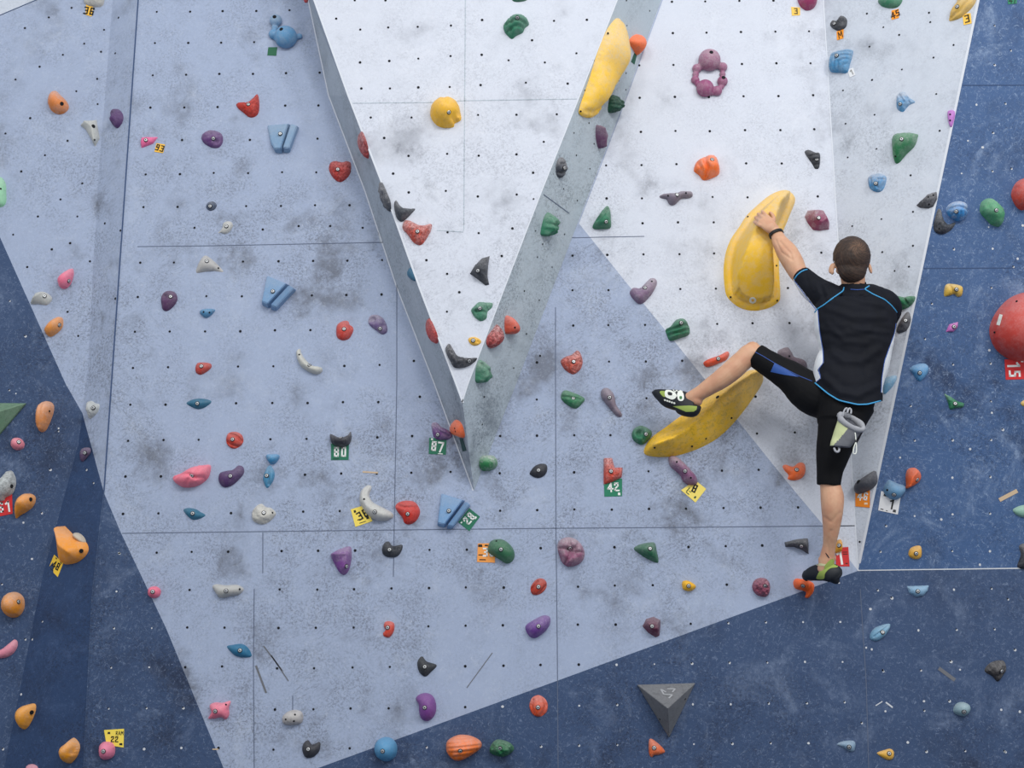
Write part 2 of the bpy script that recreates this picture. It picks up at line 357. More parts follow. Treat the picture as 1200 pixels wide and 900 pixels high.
def disc_mesh(name, rings, mats):            # rings: (radius, z, material of the band that ends here)
    v, f, mi = [], [], []; K = 14
    for r, z, m in rings: v += [(r*math.cos(i*2*math.pi/K), r*math.sin(i*2*math.pi/K), z) for i in range(K)]
    for j in range(1, len(rings)):
        for i in range(K):
            a, b = (j-1)*K, j*K; f.append((a+i, a+(i+1) % K, b+(i+1) % K, b+i)); mi.append(rings[j][2])
    f.append(tuple((len(rings)-1)*K+i for i in range(K))); mi.append(rings[-1][2])
    me = bpy.data.meshes.new(name); me.from_pydata(v, [], f)
    for m in mats: me.materials.append(m)
    for p, i in zip(me.polygons, mi): p.material_index = i
    return me
BOLT = disc_mesh('bolt', [(.0115, -.003, 1), (.0115, .0010, 1), (.0088, .0014, 1), (.0080, .0036, 0), (.0062, .0044, 0), (.0034, .0044, 0), (.0030, .0030, 1)], [M_STEEL, M_WELL])
WELL = disc_mesh('bolt_hole', [(.011, -.003, 0), (.0105, .0012, 0), (.009, .0014, 0)], [M_HOLE])
SCREW = disc_mesh('screw_hole', [(.0055, -.003, 0), (.005, .001, 0)], [M_HOLE])
def fitting(name, me, o, loc, nrm):
    b = bpy.data.objects.new(name, me); COL.objects.link(b); b.parent = o
    b.location = loc; b.rotation_euler = Vector((0, 0, 1)).rotation_difference(nrm).to_euler(); return b
def tag(o, label, cat, group=None):
    o['label'] = label; o['category'] = cat
    if group: o['group'] = group
GROUP = 'climbing holds bolted to the wall'
HOLDS = {}
def hold(r, c, pts, col, label, bolt=None, screws=(), wells=(), h=None, p=.55, chalk=.3, grit=.35, dark=.15, rough=.0, rscale=30,
         pits=0, ribs=None, dim=(), cut=(), ridge=None, plateau=None, rim=0, fade=(), flat_=False, sharp=False, cells=330, tilt=(0, 0), name='climbing_hold', group=GROUP, cat='climbing hold', pl=None, key=None):
    px = T(r, c, pts); q = lambda a: T(r, c, [a])[0]
    cx = sum(x for x, y in px)/len(px); cy = sum(y for x, y in px)/len(px)
    pl = pl or facet(cx, cy); O = onplane(cx, cy, pl); M = frame(pl, O); Mi = M.inverted()
    o0 = [Mi @ onplane(x, y, pl) for x, y in px]
    H = h if h is not None else .40*math.sqrt(abs(sum(o0[i-1].x*o0[i].y-o0[i].x*o0[i-1].y for i in range(len(o0))))/2)
    lift = 0 if rim else (.08 if key == 'vol1' else .3)*H                           # the silhouette lies part way up the hold's side
    plr = (pl[0]+pl[1]*lift, pl[1])
    loc = lambda a, pr=plr: tuple((Mi @ onplane(*q(a), pr))[:2])
    pxm = (Mi @ onplane(cx+1, cy, pl)).length           # metres per pixel here
    out = [tuple((Mi @ onplane(x, y, plr))[:2]) for x, y in px]
    ar = abs(sum(out[i-1][0]*out[i][1]-out[i][0]*out[i-1][1] for i in range(len(out))))/2
    s = math.sqrt(ar/cells)
    dense = out if sharp else catmull(out)
    if sharp:                                           # keep the corners
        bd = []
        for i in range(len(out)):
            a, b = out[i], out[(i+1) % len(out)]; n = max(1, int(math.dist(a, b)/s))
            bd += [(a[0]+(b[0]-a[0])*k/n, a[1]+(b[1]-a[1])*k/n) for k in range(n)]
    else: bd = resample(dense, s)
    X = [a[0] for a in bd]; Y = [a[1] for a in bd]
    g = []; j = 0; y = min(Y)
    while y < max(Y):
        x = min(X)+(s/2 if j % 2 else 0)
        while x < max(X): g.append((x+random.uniform(-.1, .1)*s, y+random.uniform(-.1, .1)*s)); x += s
        y += s*.87; j += 1
    Gp = np.array(g); keep = inside(Gp, bd) & (dist_poly(Gp, bd) > .55*s); Gp = Gp[keep]
    extra = []
    if ridge: extra = [loc(a) for a in ridge]
    allp = [Vector(a) for a in bd]+[Vector(a) for a in Gp]
    nb = len(bd)
    vv, ee, ff, ov, _, _ = geometry.delaunay_2d_cdt(allp, [(i, (i+1) % nb) for i in range(nb)], [], 1, 1e-7)
    P = np.array([tuple(a) for a in vv]); n = len(P)
    isb = np.zeros(n, bool)
    for i, src in enumerate(ov):
        if any(k < nb for k in src): isb[i] = True
    db = dist_poly(P, bd); db[isb] = 0
    size = math.sqrt(ar)
    rw = rim*pxm/4
    if ridge or plateau:
        R = [loc(a) for a in (ridge or plateau)]
        dr = dist_poly(P, R, bool(plateau))
        if plateau: dr[inside(P, R)] = 0
        d2 = np.maximum(db-rw, 0)
        z = (d2/(d2+dr+1e-9))**p
    else:
        nb_ = [[] for _ in range(n)]
        for f in ff:
            for a in range(3):
                nb_[f[a]].append(f[(a+1) % 3]); nb_[f[a]].append(f[(a+2) % 3])
        A = np.zeros((n, n)); B = np.ones(n)
        for i in range(n):
            if isb[i]: A[i, i] = 1; B[i] = 0
            else:
                ss = set(nb_[i]); A[i, i] = 1
                for k in ss: A[i, k] -= 1/len(ss)
        z = np.linalg.solve(A, B); z = np.maximum(z, 0)/z.max()
        z = z**p
    z = z*H*(1+tilt[0]*P[:, 0]/size*2+tilt[1]*P[:, 1]/size*2)
    for A_, B_ in fade:
        a0, b0 = np.array(loc(A_)), np.array(loc(B_)); t_ = np.clip(((P-a0)@(b0-a0))/((b0-a0)@(b0-a0)), 0, 1); z = z*np.sin(t_*math.pi/2)
    if rim: z = z*(1-.0)+np.minimum(1, np.sqrt(np.clip(db/(rw*.5), 0, 1)))*.022
    mask = np.clip(db/(1.6*s), 0, 1)
    for d in dim:                                       # (x, y, radius px, depth m) hollows or, when negative, bumps
        c0 = np.array(loc(d[:2])); rr = d[2]*pxm/4
        z -= d[3]*np.exp(-(np.linalg.norm(P-c0, axis=1)/rr)**2*1.2)*mask
    for d in cut:                                       # (polyline, width px, depth m) grooves
        dd = dist_poly(P, [loc(a) for a in d[0]], False); w = d[1]*pxm/4
        z -= d[2]*np.exp(-(dd/w)**2)*mask
    if ribs:                                            # (angle deg, wavelength m, depth m)
        a = math.radians(ribs[0]); t = P[:, 0]*math.cos(a)+P[:, 1]*math.sin(a)
        z += ribs[2]*np.abs(np.sin(t*math.pi/ribs[1]))*mask
    if rough or pits:
        for i in range(n):
            if mask[i] > 0:
                q3 = Vector((P[i, 0]*rscale+O.x*9, P[i, 1]*rscale+O.z*9, 3.3))
                if rough: z[i] += rough*size*noise.fractal(q3, .8, 2, 3)*mask[i]
                if pits: z[i] -= pits*max(0, .42-noise.voronoi(q3*2.1)[0][0])*mask[i]
    z = np.maximum(z, 0.0); z[~isb] = np.maximum(z[~isb], .002)
    V = [(P[i, 0], P[i, 1], z[i]) for i in range(n)]
    o = mesh_obj(name, V, [tuple(f) for f in ff], hold_mat(col, chalk, grit, dark), not flat_)
    # orientation of faces
    me = o.data
    if me.polygons and sum(pg.normal.z for pg in me.polygons) < 0: me.flip_normals()
    o.matrix_world = M
    tag(o, label, cat, group)
    def surf(a):
        zz = 0
        for _ in range(4):
            x, y = loc(a, (pl[0]+pl[1]*zz, pl[1])); L_, N_ = surf0(x, y); zz = .5*zz+.5*L_.z if _ else L_.z*.7
        return L_, N_
    def surf0(x, y):
        d = np.linalg.norm(P-np.array((x, y)), axis=1); k = np.argsort(d)[:7]
        w = 1/(d[k]+1e-5); A = np.c_[P[k], np.ones(7)]; co = np.linalg.lstsq(A*w[:, None], z[k]*w, rcond=None)[0]
        nn = Vector((-co[0]*.6, -co[1]*.6, 1)).normalized(); zz = float(max(co@np.array((x, y, 1)), z[k[:3]].max()-.002)); return Vector((x, y, zz)), nn
    for a in ([bolt] if bolt else []): fitting('bolt', BOLT, o, *surf(a))
    for a in wells: fitting('bolt_hole', WELL, o, *surf(a))
    for a in screws: fitting('screw_hole', SCREW, o, *surf(a))
    if key: HOLDS[key] = o
    return o
def balls(r, c, lst, col, label, bolt=None, key=None, name='climbing_hold', chalk=.5):
    px = T(r, c, [(a[0], a[1]) for a in lst]); cx = sum(a for a, b in px)/len(px); cy = sum(b for a, b in px)/len(px)
    pl = facet(cx, cy); O = onplane(cx, cy, pl); M = frame(pl, O); Mi = M.inverted(); pxm = (Mi @ onplane(cx+1, cy, pl)).length
    bm = bmesh.new()
    for (x, y), a in zip(px, lst):
        q = Mi @ onplane(x, y, pl); R = a[2]*pxm/4
        bmesh.ops.create_uvsphere(bm, u_segments=24, v_segments=14, radius=R, matrix=Matrix.Translation((q.x, q.y, R*.35)))
    me = bpy.data.meshes.new(name); 
    for v in bm.verts: v.co.z = max(v.co.z, 0)
    bm.to_mesh(me); bm.free(); me.materials.append(hold_mat(col, chalk, .15, .1)); me.polygons.foreach_set('use_smooth', [True]*len(me.polygons))
    o = bpy.data.objects.new(name, me); COL.objects.link(o)
    md = o.modifiers.new('r', 'REMESH'); md.mode = 'VOXEL'; md.voxel_size = .004; md.use_smooth_shade = True
    sm = o.modifiers.new('s', 'SMOOTH'); sm.iterations = 3
    dg = bpy.context.evaluated_depsgraph_get(); m2 = bpy.data.meshes.new_from_object(o.evaluated_get(dg)); o.modifiers.clear(); o.data = m2
    o.matrix_world = M; tag(o, label, 'climbing hold', GROUP)
    for (bx, by, bi) in bolt or []:
        q = Mi @ onplane(*T(r, c, [(bx, by)])[0], pl); R = lst[bi][2]*pxm/4
        ctr = Mi @ onplane(*px[bi], pl); d2 = R*R-(q.x-ctr.x)**2-(q.y-ctr.y)**2; zz = R*.35+math.sqrt(max(d2, 0))
        fitting('bolt_hole', WELL, o, Vector((q.x, q.y, zz)), (Vector((q.x, q.y, zz))-Vector((ctr.x, ctr.y, R*.35))).normalized())
    return o
def slab(r, c, pieces, col, label, bolt=None, h=.045, name='climbing_hold', chalk=.25):
    allp = [a for pc in pieces for a in pc[0]]
    px = T(r, c, allp); cx = sum(a for a, b in px)/len(px); cy = sum(b for a, b in px)/len(px)
    pl = facet(cx, cy); O = onplane(cx, cy, pl); M = frame(pl, O); Mi = M.inverted()
    bm = bmesh.new()
    for pts, hs in pieces:
        w = [Mi @ onplane(*a, pl) for a in T(r, c, pts)]; m = sum(w, Vector())/len(w)
        lo = [bm.verts.new((a.x, a.y, 0)) for a in w]
        hi = [bm.verts.new((m.x+(a.x-m.x)*.86, m.y+(a.y-m.y)*.86, hh)) for a, hh in zip(w, hs)]
        n = len(w)
        for i in range(n): bm.faces.new((lo[i], lo[(i+1) % n], hi[(i+1) % n], hi[i]))
        bm.faces.new(hi)
    bmesh.ops.recalc_face_normals(bm, faces=bm.faces)
    bmesh.ops.bevel(bm, geom=[e for e in bm.edges if not e.is_boundary], offset=.004, segments=2, affect='EDGES')
    bmesh.ops.recalc_face_normals(bm, faces=bm.faces)
    me = bpy.data.meshes.new(name); bm.to_mesh(me); bm.free(); me.materials.append(hold_mat(col, chalk, .2, .08))
    o = bpy.data.objects.new(name, me); COL.objects.link(o); o.matrix_world = M; tag(o, label, 'climbing hold', GROUP)
    if bolt:
        q = Mi @ onplane(*T(r, c, [bolt])[0], pl); fitting('bolt', BOLT, o, Vector((q.x, q.y, max(pieces[0][1])*.93)), Vector((0, 0, 1)))
    return o
def pyramid(r, c, pts, apex, h, col, label, name='climbing_hold', screws=(), marks=()):
    px = T(r, c, pts); cx = sum(a for a, b in px)/len(px); cy = sum(b for a, b in px)/len(px)
    pl = facet(max(cx, 2), cy); O = onplane(cx, cy, pl); M = frame(pl, O); Mi = M.inverted()
    w = [Mi @ onplane(*a, pl) for a in px]; A = Mi @ onplane(*T(r, c, [apex])[0], (pl[0]+pl[1]*h, pl[1]))
    bm = bmesh.new(); lo = [bm.verts.new((a.x, a.y, 0)) for a in w]; hi = [bm.verts.new((a.x, a.y, .012)) for a in w]; t = bm.verts.new(A); n = len(w)
    for i in range(n):
        bm.faces.new((lo[i], lo[(i+1) % n], hi[(i+1) % n], hi[i])); bm.faces.new((hi[i], hi[(i+1) % n], t))
    bmesh.ops.recalc_face_normals(bm, faces=bm.faces)
    if bm.faces and sum(f.normal.z for f in bm.faces) < 0: bmesh.ops.reverse_faces(bm, faces=bm.faces)
    bv = BVHTree.FromBMesh(bm)
    bmesh.ops.bevel(bm, geom=[e for e in bm.edges if not e.is_boundary], offset=.003, segments=1, affect='EDGES')
    me = bpy.data.meshes.new(name); bm.to_mesh(me); bm.free(); me.materials.append(hold_mat(col, .12, .4, .3))
    o = bpy.data.objects.new(name, me); COL.objects.link(o); o.matrix_world = M; tag(o, label, 'climbing hold', GROUP)
    def hit(a):
        wp = onplane(*T(r, c, [a])[0], pl); d = (wp-CAM).normalized(); o_ = Mi @ CAM; dd = (Mi.to_3x3() @ d)
        return bv.ray_cast(o_, dd)
    for a in screws:
        L, N, *_ = hit(a)
        if L: fitting('screw_hole', SCREW, o, L, N)
    for ln in marks:
        vv, ff = [], []
        hs = [hit(a) for a in ln]
        for (L1, N1, *_), (L2, N2, *_) in zip(hs, hs[1:]):
            if L1 is None or L2 is None: continue
            t_ = (L2-L1).normalized().cross(N1)*.0035; k = len(vv); e = N1*.002
            vv += [L1-t_+e, L1+t_+e, L2+t_+e, L2-t_+e]; ff.append((k, k+1, k+2, k+3))
        if vv: mesh_obj('emblem', vv, ff, flat('emblem_paint', (176, 178, 182), .6), False, None, o)
    return o
# ---- paper route cards
CARD_N = [0]
GL = {'0': [[(.2, .1), (.2, .9), (.5, .9), (.5, .1), (.2, .1)]], '1': [[(.18, .74), (.4, .9), (.4, 0)]], '2': [[(.18, .72), (.2, .9), (.5, .9), (.5, .6), (.2, .3), (.2, .1), (.6, .1)]],
      '3': [[(.15, .9), (.5, .9), (.5, .52), (.28, .52)], [(.5, .52), (.52, .1), (.15, .1)]], '4': [[(.45, 0), (.45, .9), (.12, .3), (.62, .3)]], '5': [[(.52, .9), (.2, .9), (.2, .55), (.5, .52), (.5, .1), (.15, .1)]],
      '6': [[(.52, .8), (.5, .9), (.2, .9), (.2, .1), (.5, .1), (.5, .5), (.2, .5)]], '7': [[(.12, .9), (.55, .9), (.3, 0)]], '8': [[(.2, .1), (.2, .9), (.5, .9), (.5, .1), (.2, .1)], [(.2, .5), (.5, .5)]],
      '9': [[(.5, .5), (.2, .5), (.2, .9), (.5, .9), (.5, .1), (.18, .1)]], 'R': [[(.2, 0), (.2, .9), (.5, .9), (.5, .5), (.2, .5)], [(.3, .5), (.55, 0)]], 'A': [[(.1, 0), (.33, .95), (.58, 0)], [(.2, .3), (.48, .3)]],
      'M': [[(.12, 0), (.15, .9), (.36, .35), (.57, .9), (.6, 0)]]}
def glyphs(text, colour, h, th=.165):
    V, F_ = [], []; adv = .66; x0 = -adv*len(text)/2
    for ch in text:
        for ln in GL[ch]:
            P = [Vector(((x0+a)*h*1.05, (b-.48)*h, 0)) for a, b in ln]
            w = (th if ch.isdigit() else .13)*h/2
            for a, b in zip(P, P[1:]):
                d = (b-a).normalized(); n = Vector((-d.y, d.x, 0))*w; d = d*w*.95
                k = len(V); V += [a-d-n, b+d-n, b+d+n, a-d+n]; F_.append((k, k+1, k+2, k+3))
        x0 += adv
    return mesh_obj('number', V, F_, flat('card_ink', colour, .6), False)
def card(r, c, pts, col, label, texts=(), marks=(), pl=None, ink=(20, 24, 22)):
    px = T(r, c, pts); cx = sum(a for a, b in px)/4; cy = sum(b for a, b in px)/4
    pl = pl or facet(cx, cy); n = pl[1]; w = [onplane(*a, pl) for a in px]; O = sum(w, Vector())/4
    u = ((w[1]-w[0])+(w[2]-w[3])).normalized(); v = n.cross(u).normalized()
    M = Matrix((u, v, n)).transposed().to_4x4(); M.translation = O+n*.0012; Mi = M.inverted()
    L = [Mi @ (a+n*.0012) for a in w]
    V = [(a.x, a.y, 0) for a in L]+[(a.x, a.y, .0012) for a in L]
    F_ = [(4, 5, 6, 7)]+[(i, (i+1) % 4, 4+(i+1) % 4, 4+i) for i in range(4)]
    m = flat('card_paper', col, .55, 0, .1, 300)
    W = (L[1]-L[0]).length; Hh = (L[3]-L[0]).length
    mi = [0]*5
    for (mx, my, mw, mh) in marks:                       # printed marks: fractions of the card
        a = len(V); x_, y_ = (mx-.5)*W, (.5-my)*Hh
        V += [(x_-mw*W/2, y_-mh*Hh/2, .0017), (x_+mw*W/2, y_-mh*Hh/2, .0017), (x_+mw*W/2*.8, y_+mh*Hh/2, .0017), (x_-mw*W/2*.9, y_+mh*Hh/2, .0017)]
        F_.append((a, a+1, a+2, a+3)); mi.append(1)
    o = mesh_obj('route_card', V, F_, [m, flat('card_ink', ink, .6)], False, mi)
    if sum(p.normal.z for p in o.data.polygons) < 0: o.data.flip_normals()
    o.matrix_world = M; tag(o, label, 'route card', 'numbered route cards on the wall')
    for t in texts:
        s, tx, ty, sz, rot, tc = t
        x = glyphs(s, tc, sz*Hh); x.parent = o
        x.location = ((tx-.5)*W, (.5-ty)*Hh, .0022); x.rotation_euler = (0, 0, math.radians(rot))
    return o
# ------------------------------------------------------------------ the holds, one call each
OR, RED, PINK, PUR, GRN, YEL, BLK, BON = (240, 150, 62), (192, 58, 46), (240, 124, 152), (98, 60, 118), (52, 120, 90), (240, 184, 42), (52, 56, 64), (192, 192, 188)
# top left
hold(0, 0, [(390, 0), (400, 18), (430, 28), (465, 28), (483, 15), (484, -30), (440, -55), (395, -40)], (186, 184, 178), 'grey hold cut by the top edge of the photo above a yellow card numbered 36', rough=.1)
hold(0, 0, [(222, 460), (235, 430), (258, 420), (280, 440), (305, 465), (317, 490), (312, 510), (290, 526), (262, 527), (235, 510), (222, 485)], (222, 132, 66), 'orange egg-shaped hold on the pale left facet near the top', wells=[(290, 486)], chalk=.6, h=.07)
hold(0, 0, [(373, 583), (400, 565), (450, 558), (457, 600), (465, 645), (443, 685), (425, 650), (400, 605)], (186, 188, 184), 'pale grey shark-tooth hold on the upper left facet', wells=[(438, 592)], screws=[(443, 655)], ridge=[(400, 575), (435, 600), (443, 660)], p=.6, h=.04, sharp=True)
hold(0, 0, [(520, 515), (545, 508), (565, 525), (572, 548), (565, 575), (545, 598), (525, 585), (516, 550)], (84, 52, 104), 'small dark purple hold on the strip left of the long crease', rough=.12, chalk=.15)
hold(0, 0, [(662, 642), (740, 640), (715, 672), (662, 692), (657, 665)], (232, 105, 155), 'small pink wedge hold above a yellow card numbered 93', bolt=(684, 657), sharp=True, p=.5, chalk=.15)
hold(0, 0, [(942, 640), (960, 615), (995, 608), (1030, 618), (1043, 640), (1040, 670), (1020, 690), (990, 688), (955, 668)], PUR, 'purple pitted hold right of the pink wedge hold', bolt=(1000, 650), dim=[(985, 630, 14, .018), (1015, 668, 14, .018), (965, 645, 10, .01)], rough=.06)
hold(0, 0, [(1105, 485), (1125, 475), (1160, 477), (1180, 460), (1205, 437), (1214, 480), (1210, 525), (1190, 545), (1165, 545), (1140, 525), (1115, 505)], (190, 48, 34), 'red pointed hold left of the uppermost blue grooved slab', bolt=(1165, 491), pits=.02, dark=.5, chalk=.2)
hold(0, 0, [(-30, 840), (0, 826), (22, 855), (25, 900), (24, 945), (4, 966), (-40, 965), (-60, 900)], (150, 208, 168), 'pale mint green hold cut by the left edge of the photo', screws=[(4, 885)], chalk=.3)
hold(0, 1, [(222, -20), (240, -25), (244, 6), (232, 12), (224, 2)], (180, 45, 50), 'tiny red hold at the top edge left of the wedge')
balls(0, 1, [(95, 102, 29), (90, 135, 17), (85, 165, 24), (100, 180, 18), (143, 183, 53), (190, 176, 15), (205, 173, 14)], (98, 150, 192), 'light blue hold of joined bubbles above a blank green tag', [(93, 97, 0), (129, 169, 4)])
slab(0, 1, [([(52, 588), (165, 585), (125, 720), (92, 718), (72, 680)], [.01, .045, .05, .04, .03]), ([(171, 588), (203, 597), (159, 717), (128, 717)], [.05, .04, .04, .05])], (128, 160, 192), 'pale blue grooved slab hold at upper left, bolt in its left half', (120, 643))
hold(0, 1, [(340, 780), (350, 757), (375, 750), (395, 757), (430, 752), (444, 765), (440, 810), (415, 840), (390, 850), (365, 835), (345, 805)], (192, 58, 52), 'red heart-shaped pitted hold beside the top of the dark left wedge face', bolt=(384, 795), pits=.03, dark=.6)
hold(0, 1, [(815, 520), (822, 485), (845, 460), (885, 450), (925, 458), (948, 480), (957, 515), (960, 550), (930, 568), (925, 584), (885, 588), (850, 578), (825, 552)], (243, 186, 46), 'round yellow ball hold alone on the white wedge front', bolt=(904, 526), cut=[([(880, 460), (900, 482), (895, 508)], 8, .012), ([(922, 562), (955, 530)], 8, .025)], h=.11, chalk=.25, key='yball')
hold(0, 1, [(490, 617), (505, 640), (520, 690), (523, 742), (505, 735), (485, 700), (473, 665), (478, 635)], (190, 62, 60), 'red speckled hold high on the narrow left face of the wedge', pits=.03, dark=.5, chalk=.6, h=.022)
hold(1, 1, [(575, -40), (590, -40), (610, 5), (627, 50), (627, 93), (605, 75), (588, 35)], (62, 66, 76), 'black hold on the narrow left face of the wedge near the black fin', rough=.1, chalk=.5, h=.018)
hold(0, 2, [(-40, 110), (-20, 85), (0, 70), (30, 63), (65, 75), (80, 105), (60, 125), (50, 145), (20, 160), (0, 175), (-20, 160), (-35, 140)], (48, 118, 92), 'green grooved claw hold near the top of the white wedge front', bolt=(25, 85), cut=[([(-25, 120), (20, 105), (70, 115)], 7, .025), ([(-20, 150), (15, 135), (50, 130)], 6, .02), ([(-10, 90), (0, 120), (-10, 160)], 6, .015)], h=.07)
hold(0, 2, [(-5, -30), (80, -30), (72, -4), (40, 6), (5, 2)], (45, 105, 80), 'green hold cut by the top edge above the white wedge front')
hold(0, 2, [(355, 552), (325, 540), (318, 515), (345, 430), (375, 340), (405, 240), (440, 150), (475, 97), (500, 83), (520, 110), (530, 160), (530, 215), (518, 290), (494, 370), (458, 440), (422, 500), (390, 545)], (248, 200, 70), 'long yellow volume on the broad right face of the wedge', screws=[(447, 155), (397, 283), (356, 423), (322, 522), (537, 121), (500, 380)], h=.075, p=.5, dim=[(480, 215, 60, -.012), (500, 280, 40, -.022), (430, 300, 40, .015), (400, 430, 50, -.01), (390, 510, 26, .02), (455, 390, 50, .008), (470, 140, 30, .01)], cut=[([(335, 520), (380, 528), (425, 490)], 7, .012)], chalk=.55, dark=.1, cells=800, name='climbing_volume', key='vol1')
hold(0, 2, [(560, 190), (575, 170), (600, 160), (620, 180), (620, 210), (608, 240), (597, 260), (580, 235), (565, 210)], (250, 122, 72), 'orange teardrop hold beside the long yellow volume above a dark green tag', wells=[(610, 203)], h=.06, chalk=.2)
hold(0, 2, [(465, 480), (470, 455), (490, 445), (505, 465), (515, 490), (508, 515), (485, 530), (462, 525)], (30, 82, 66), 'dark green bumpy hold just below the long yellow volume', rough=.2, rscale=60, h=.06, chalk=.15, dark=.5)
hold(0, 2, [(405, 595), (415, 586), (440, 600), (455, 630), (450, 655), (435, 680), (418, 697), (405, 650)], (104, 68, 100), 'dusky purple hold on the right wedge face below the dark green bumpy hold', ridge=[(412, 600), (416, 640), (418, 685)], p=.6, h=.06, chalk=.3)
hold(0, 2, [(212, 785), (220, 750), (238, 737), (255, 755), (261, 785), (250, 820), (235, 835), (217, 825)], (64, 68, 78), 'black oval hold on the right wedge face below the purple one', bolt=(243, 787), rough=.08, cut=[([(225, 770), (250, 765)], 5, .012), ([(222, 810), (250, 805)], 5, .012)], chalk=.4)
balls(0, 2, [(923, 290, 52), (887, 312, 20), (865, 325, 22), (860, 352, 16), (858, 378, 20), (870, 395, 15), (903, 420, 41), (935, 432, 20), (960, 430, 24), (980, 408, 15), (985, 385, 25), (986, 350, 15), (987, 318, 22), (962, 308, 20)], (152, 82, 122), 'mauve hold formed as a ring of joined balls', [(925, 276, 0), (987, 377, 10)])
hold(0, 2, [(855, 790), (865, 755), (895, 735), (930, 722), (955, 725), (970, 755), (975, 805), (940, 828), (900, 838), (880, 815), (860, 800)], (250, 120, 52), 'bright orange fist-like hold below the mauve ring hold', bolt=(937, 752), cut=[([(905, 745), (900, 775), (915, 800), (905, 835)], 8, .025), ([(868, 760), (885, 800)], 6, .015)], dim=[(950, 790, 25, -.012)], chalk=.5, h=.08)
hold(0, 3, [(143, -20), (150, 15), (170, 35), (190, 41), (215, 32), (232, 5), (230, -25), (190, -35)], (158, 62, 104), 'crimson purple round hold cut by the top edge beside a yellow card', h=.07)
hold(0, 3, [(288, 110), (300, 92), (320, 95), (335, 75), (352, 73), (368, 90), (365, 120), (345, 138), (325, 142), (298, 128)], BLK, 'black knobbly hold above an orange card marked M', bolt=(312, 112), rough=.15, dim=[(350, 90, 14, -.015), (330, 105, 9, .012)], chalk=.25)
hold(0, 3, [(515, -5), (525, 22), (555, 34), (590, 35), (615, 22), (625, -10), (570, -30)], (55, 122, 92), 'green hold cut by the top edge above an orange card numbered 45')
hold(0, 3, [(850, 95), (848, 75), (860, 35), (880, 15), (895, -20), (970, -25), (972, 0), (955, 30), (925, 60), (900, 80)], (216, 178, 92), 'tan yellow curved hold at the top edge beside a yellow card numbered 3', bolt=(888, 33), cut=[([(858, 85), (905, 55), (950, 0)], 6, .012), ([(870, 50), (900, 10)], 5, .008)], chalk=.4)
hold(0, 3, [(285, 300), (290, 270), (297, 250), (330, 238), (390, 230), (390, 262), (380, 295), (368, 335), (330, 336), (300, 335), (287, 328)], (74, 142, 188), 'blue fan-ribbed hold above a small white card', bolt=(323, 262), cut=[([(295, 325), (305, 268), (345, 250), (388, 245)], 4, .012), ([(315, 328), (322, 285), (350, 268), (388, 262)], 4, .012), ([(333, 330), (338, 298), (360, 285), (386, 280)], 4, .012), ([(350, 332), (358, 312), (380, 298)], 4, .01)], p=.35, h=.055, chalk=.5, cells=600)
hold(0, 3, [(600, 485), (603, 445), (620, 430), (640, 430), (660, 455), (688, 475), (665, 487), (650, 500), (630, 522), (605, 510)], (86, 146, 192), 'blue shell hold with a chalky top on the white right facet', bolt=(620, 487), cut=[([(612, 440), (640, 480)], 5, .012), ([(640, 435), (660, 480)], 5, .012)], chalk=.9, rough=.1)
hold(0, 3, [(843, 520), (872, 518), (875, 545), (862, 592), (850, 588), (842, 550)], (192, 122, 202), 'lilac sliver hold at the edge between white facet and blue wall', screws=[(854, 537), (854, 565)], h=.02, p=.3, chalk=.1)
hold(0, 3, [(577, 655), (585, 630), (610, 622), (690, 620), (695, 640), (680, 680), (640, 720), (610, 755), (590, 757), (580, 720)], (46, 122, 78), 'smooth green leaf-shaped hold on the white right facet', bolt=(628, 654), screws=[(598, 733)], chalk=.45, h=.08)
hold(0, 3, [(173, 710), (190, 700), (220, 712), (243, 715), (246, 750), (240, 785), (222, 788), (208, 765), (190, 740)], (44, 48, 56), 'black ridged hold right of the orange fist-like hold', bolt=(228, 750), cut=[([(195, 735), (235, 725)], 4, .012), ([(205, 755), (240, 745)], 4, .012), ([(215, 775), (240, 768)], 4, .012)], chalk=.2)
hold(0, 3, [(467, 830), (500, 812), (530, 812), (552, 830), (545, 870), (530, 893), (505, 897), (475, 880)], (70, 140, 192), 'blue fluted hold below the green leaf-shaped hold', bolt=(505, 860), cut=[([(515, 880), (520, 845), (550, 840)], 4, .012), ([(490, 880), (485, 840)], 4, .012), ([(528, 885), (545, 858)], 4, .01)], chalk=.8)
hold(1, 3, [(1150, 0), (1155, 30), (1175, 65), (1200, 80), (1240, 60), (1260, -10), (1240, -70), (1195, -65), (1165, -40)], (208, 76, 62), 'red rounded hold cut by the right edge above the big red ball', h=.1)
# left
hold(1, 0, [(268, 405), (300, 375), (330, 355), (340, 360), (340, 390), (325, 430), (300, 450), (275, 440)], PINK, 'pink leaf hold on the pale left facet', bolt=(323, 417), h=.06, chalk=.35)
hold(1, 0, [(140, 520), (155, 490), (165, 470), (205, 465), (235, 485), (238, 505), (215, 527), (180, 522)], (192, 194, 190), 'pale grey hold by the slanting navy edge at left', bolt=(209, 488), ridge=[(165, 500), (200, 480)], p=.6, h=.05)
hold(1, 0, [(207, 655), (208, 635), (235, 605), (270, 583), (290, 590), (288, 630), (260, 660), (230, 675)], (232, 150, 74), 'orange leaf hold below the pale grey hold at the left', bolt=(277, 622), h=.06, chalk=.4)
hold(1, 0, [(965, 65), (975, 48), (1000, 43), (1015, 60), (1005, 80), (985, 87), (970, 78)], (62, 76, 100), 'tiny slate blue hold in the upper left panel', bolt=(985, 67))
hold(1, 0, [(1020, 190), (1040, 170), (1045, 145), (1065, 135), (1085, 140), (1090, 160), (1075, 185), (1055, 195), (1035, 190)], (194, 194, 190), 'small bone-coloured hold beneath the tiny slate blue hold', bolt=(1061, 161))
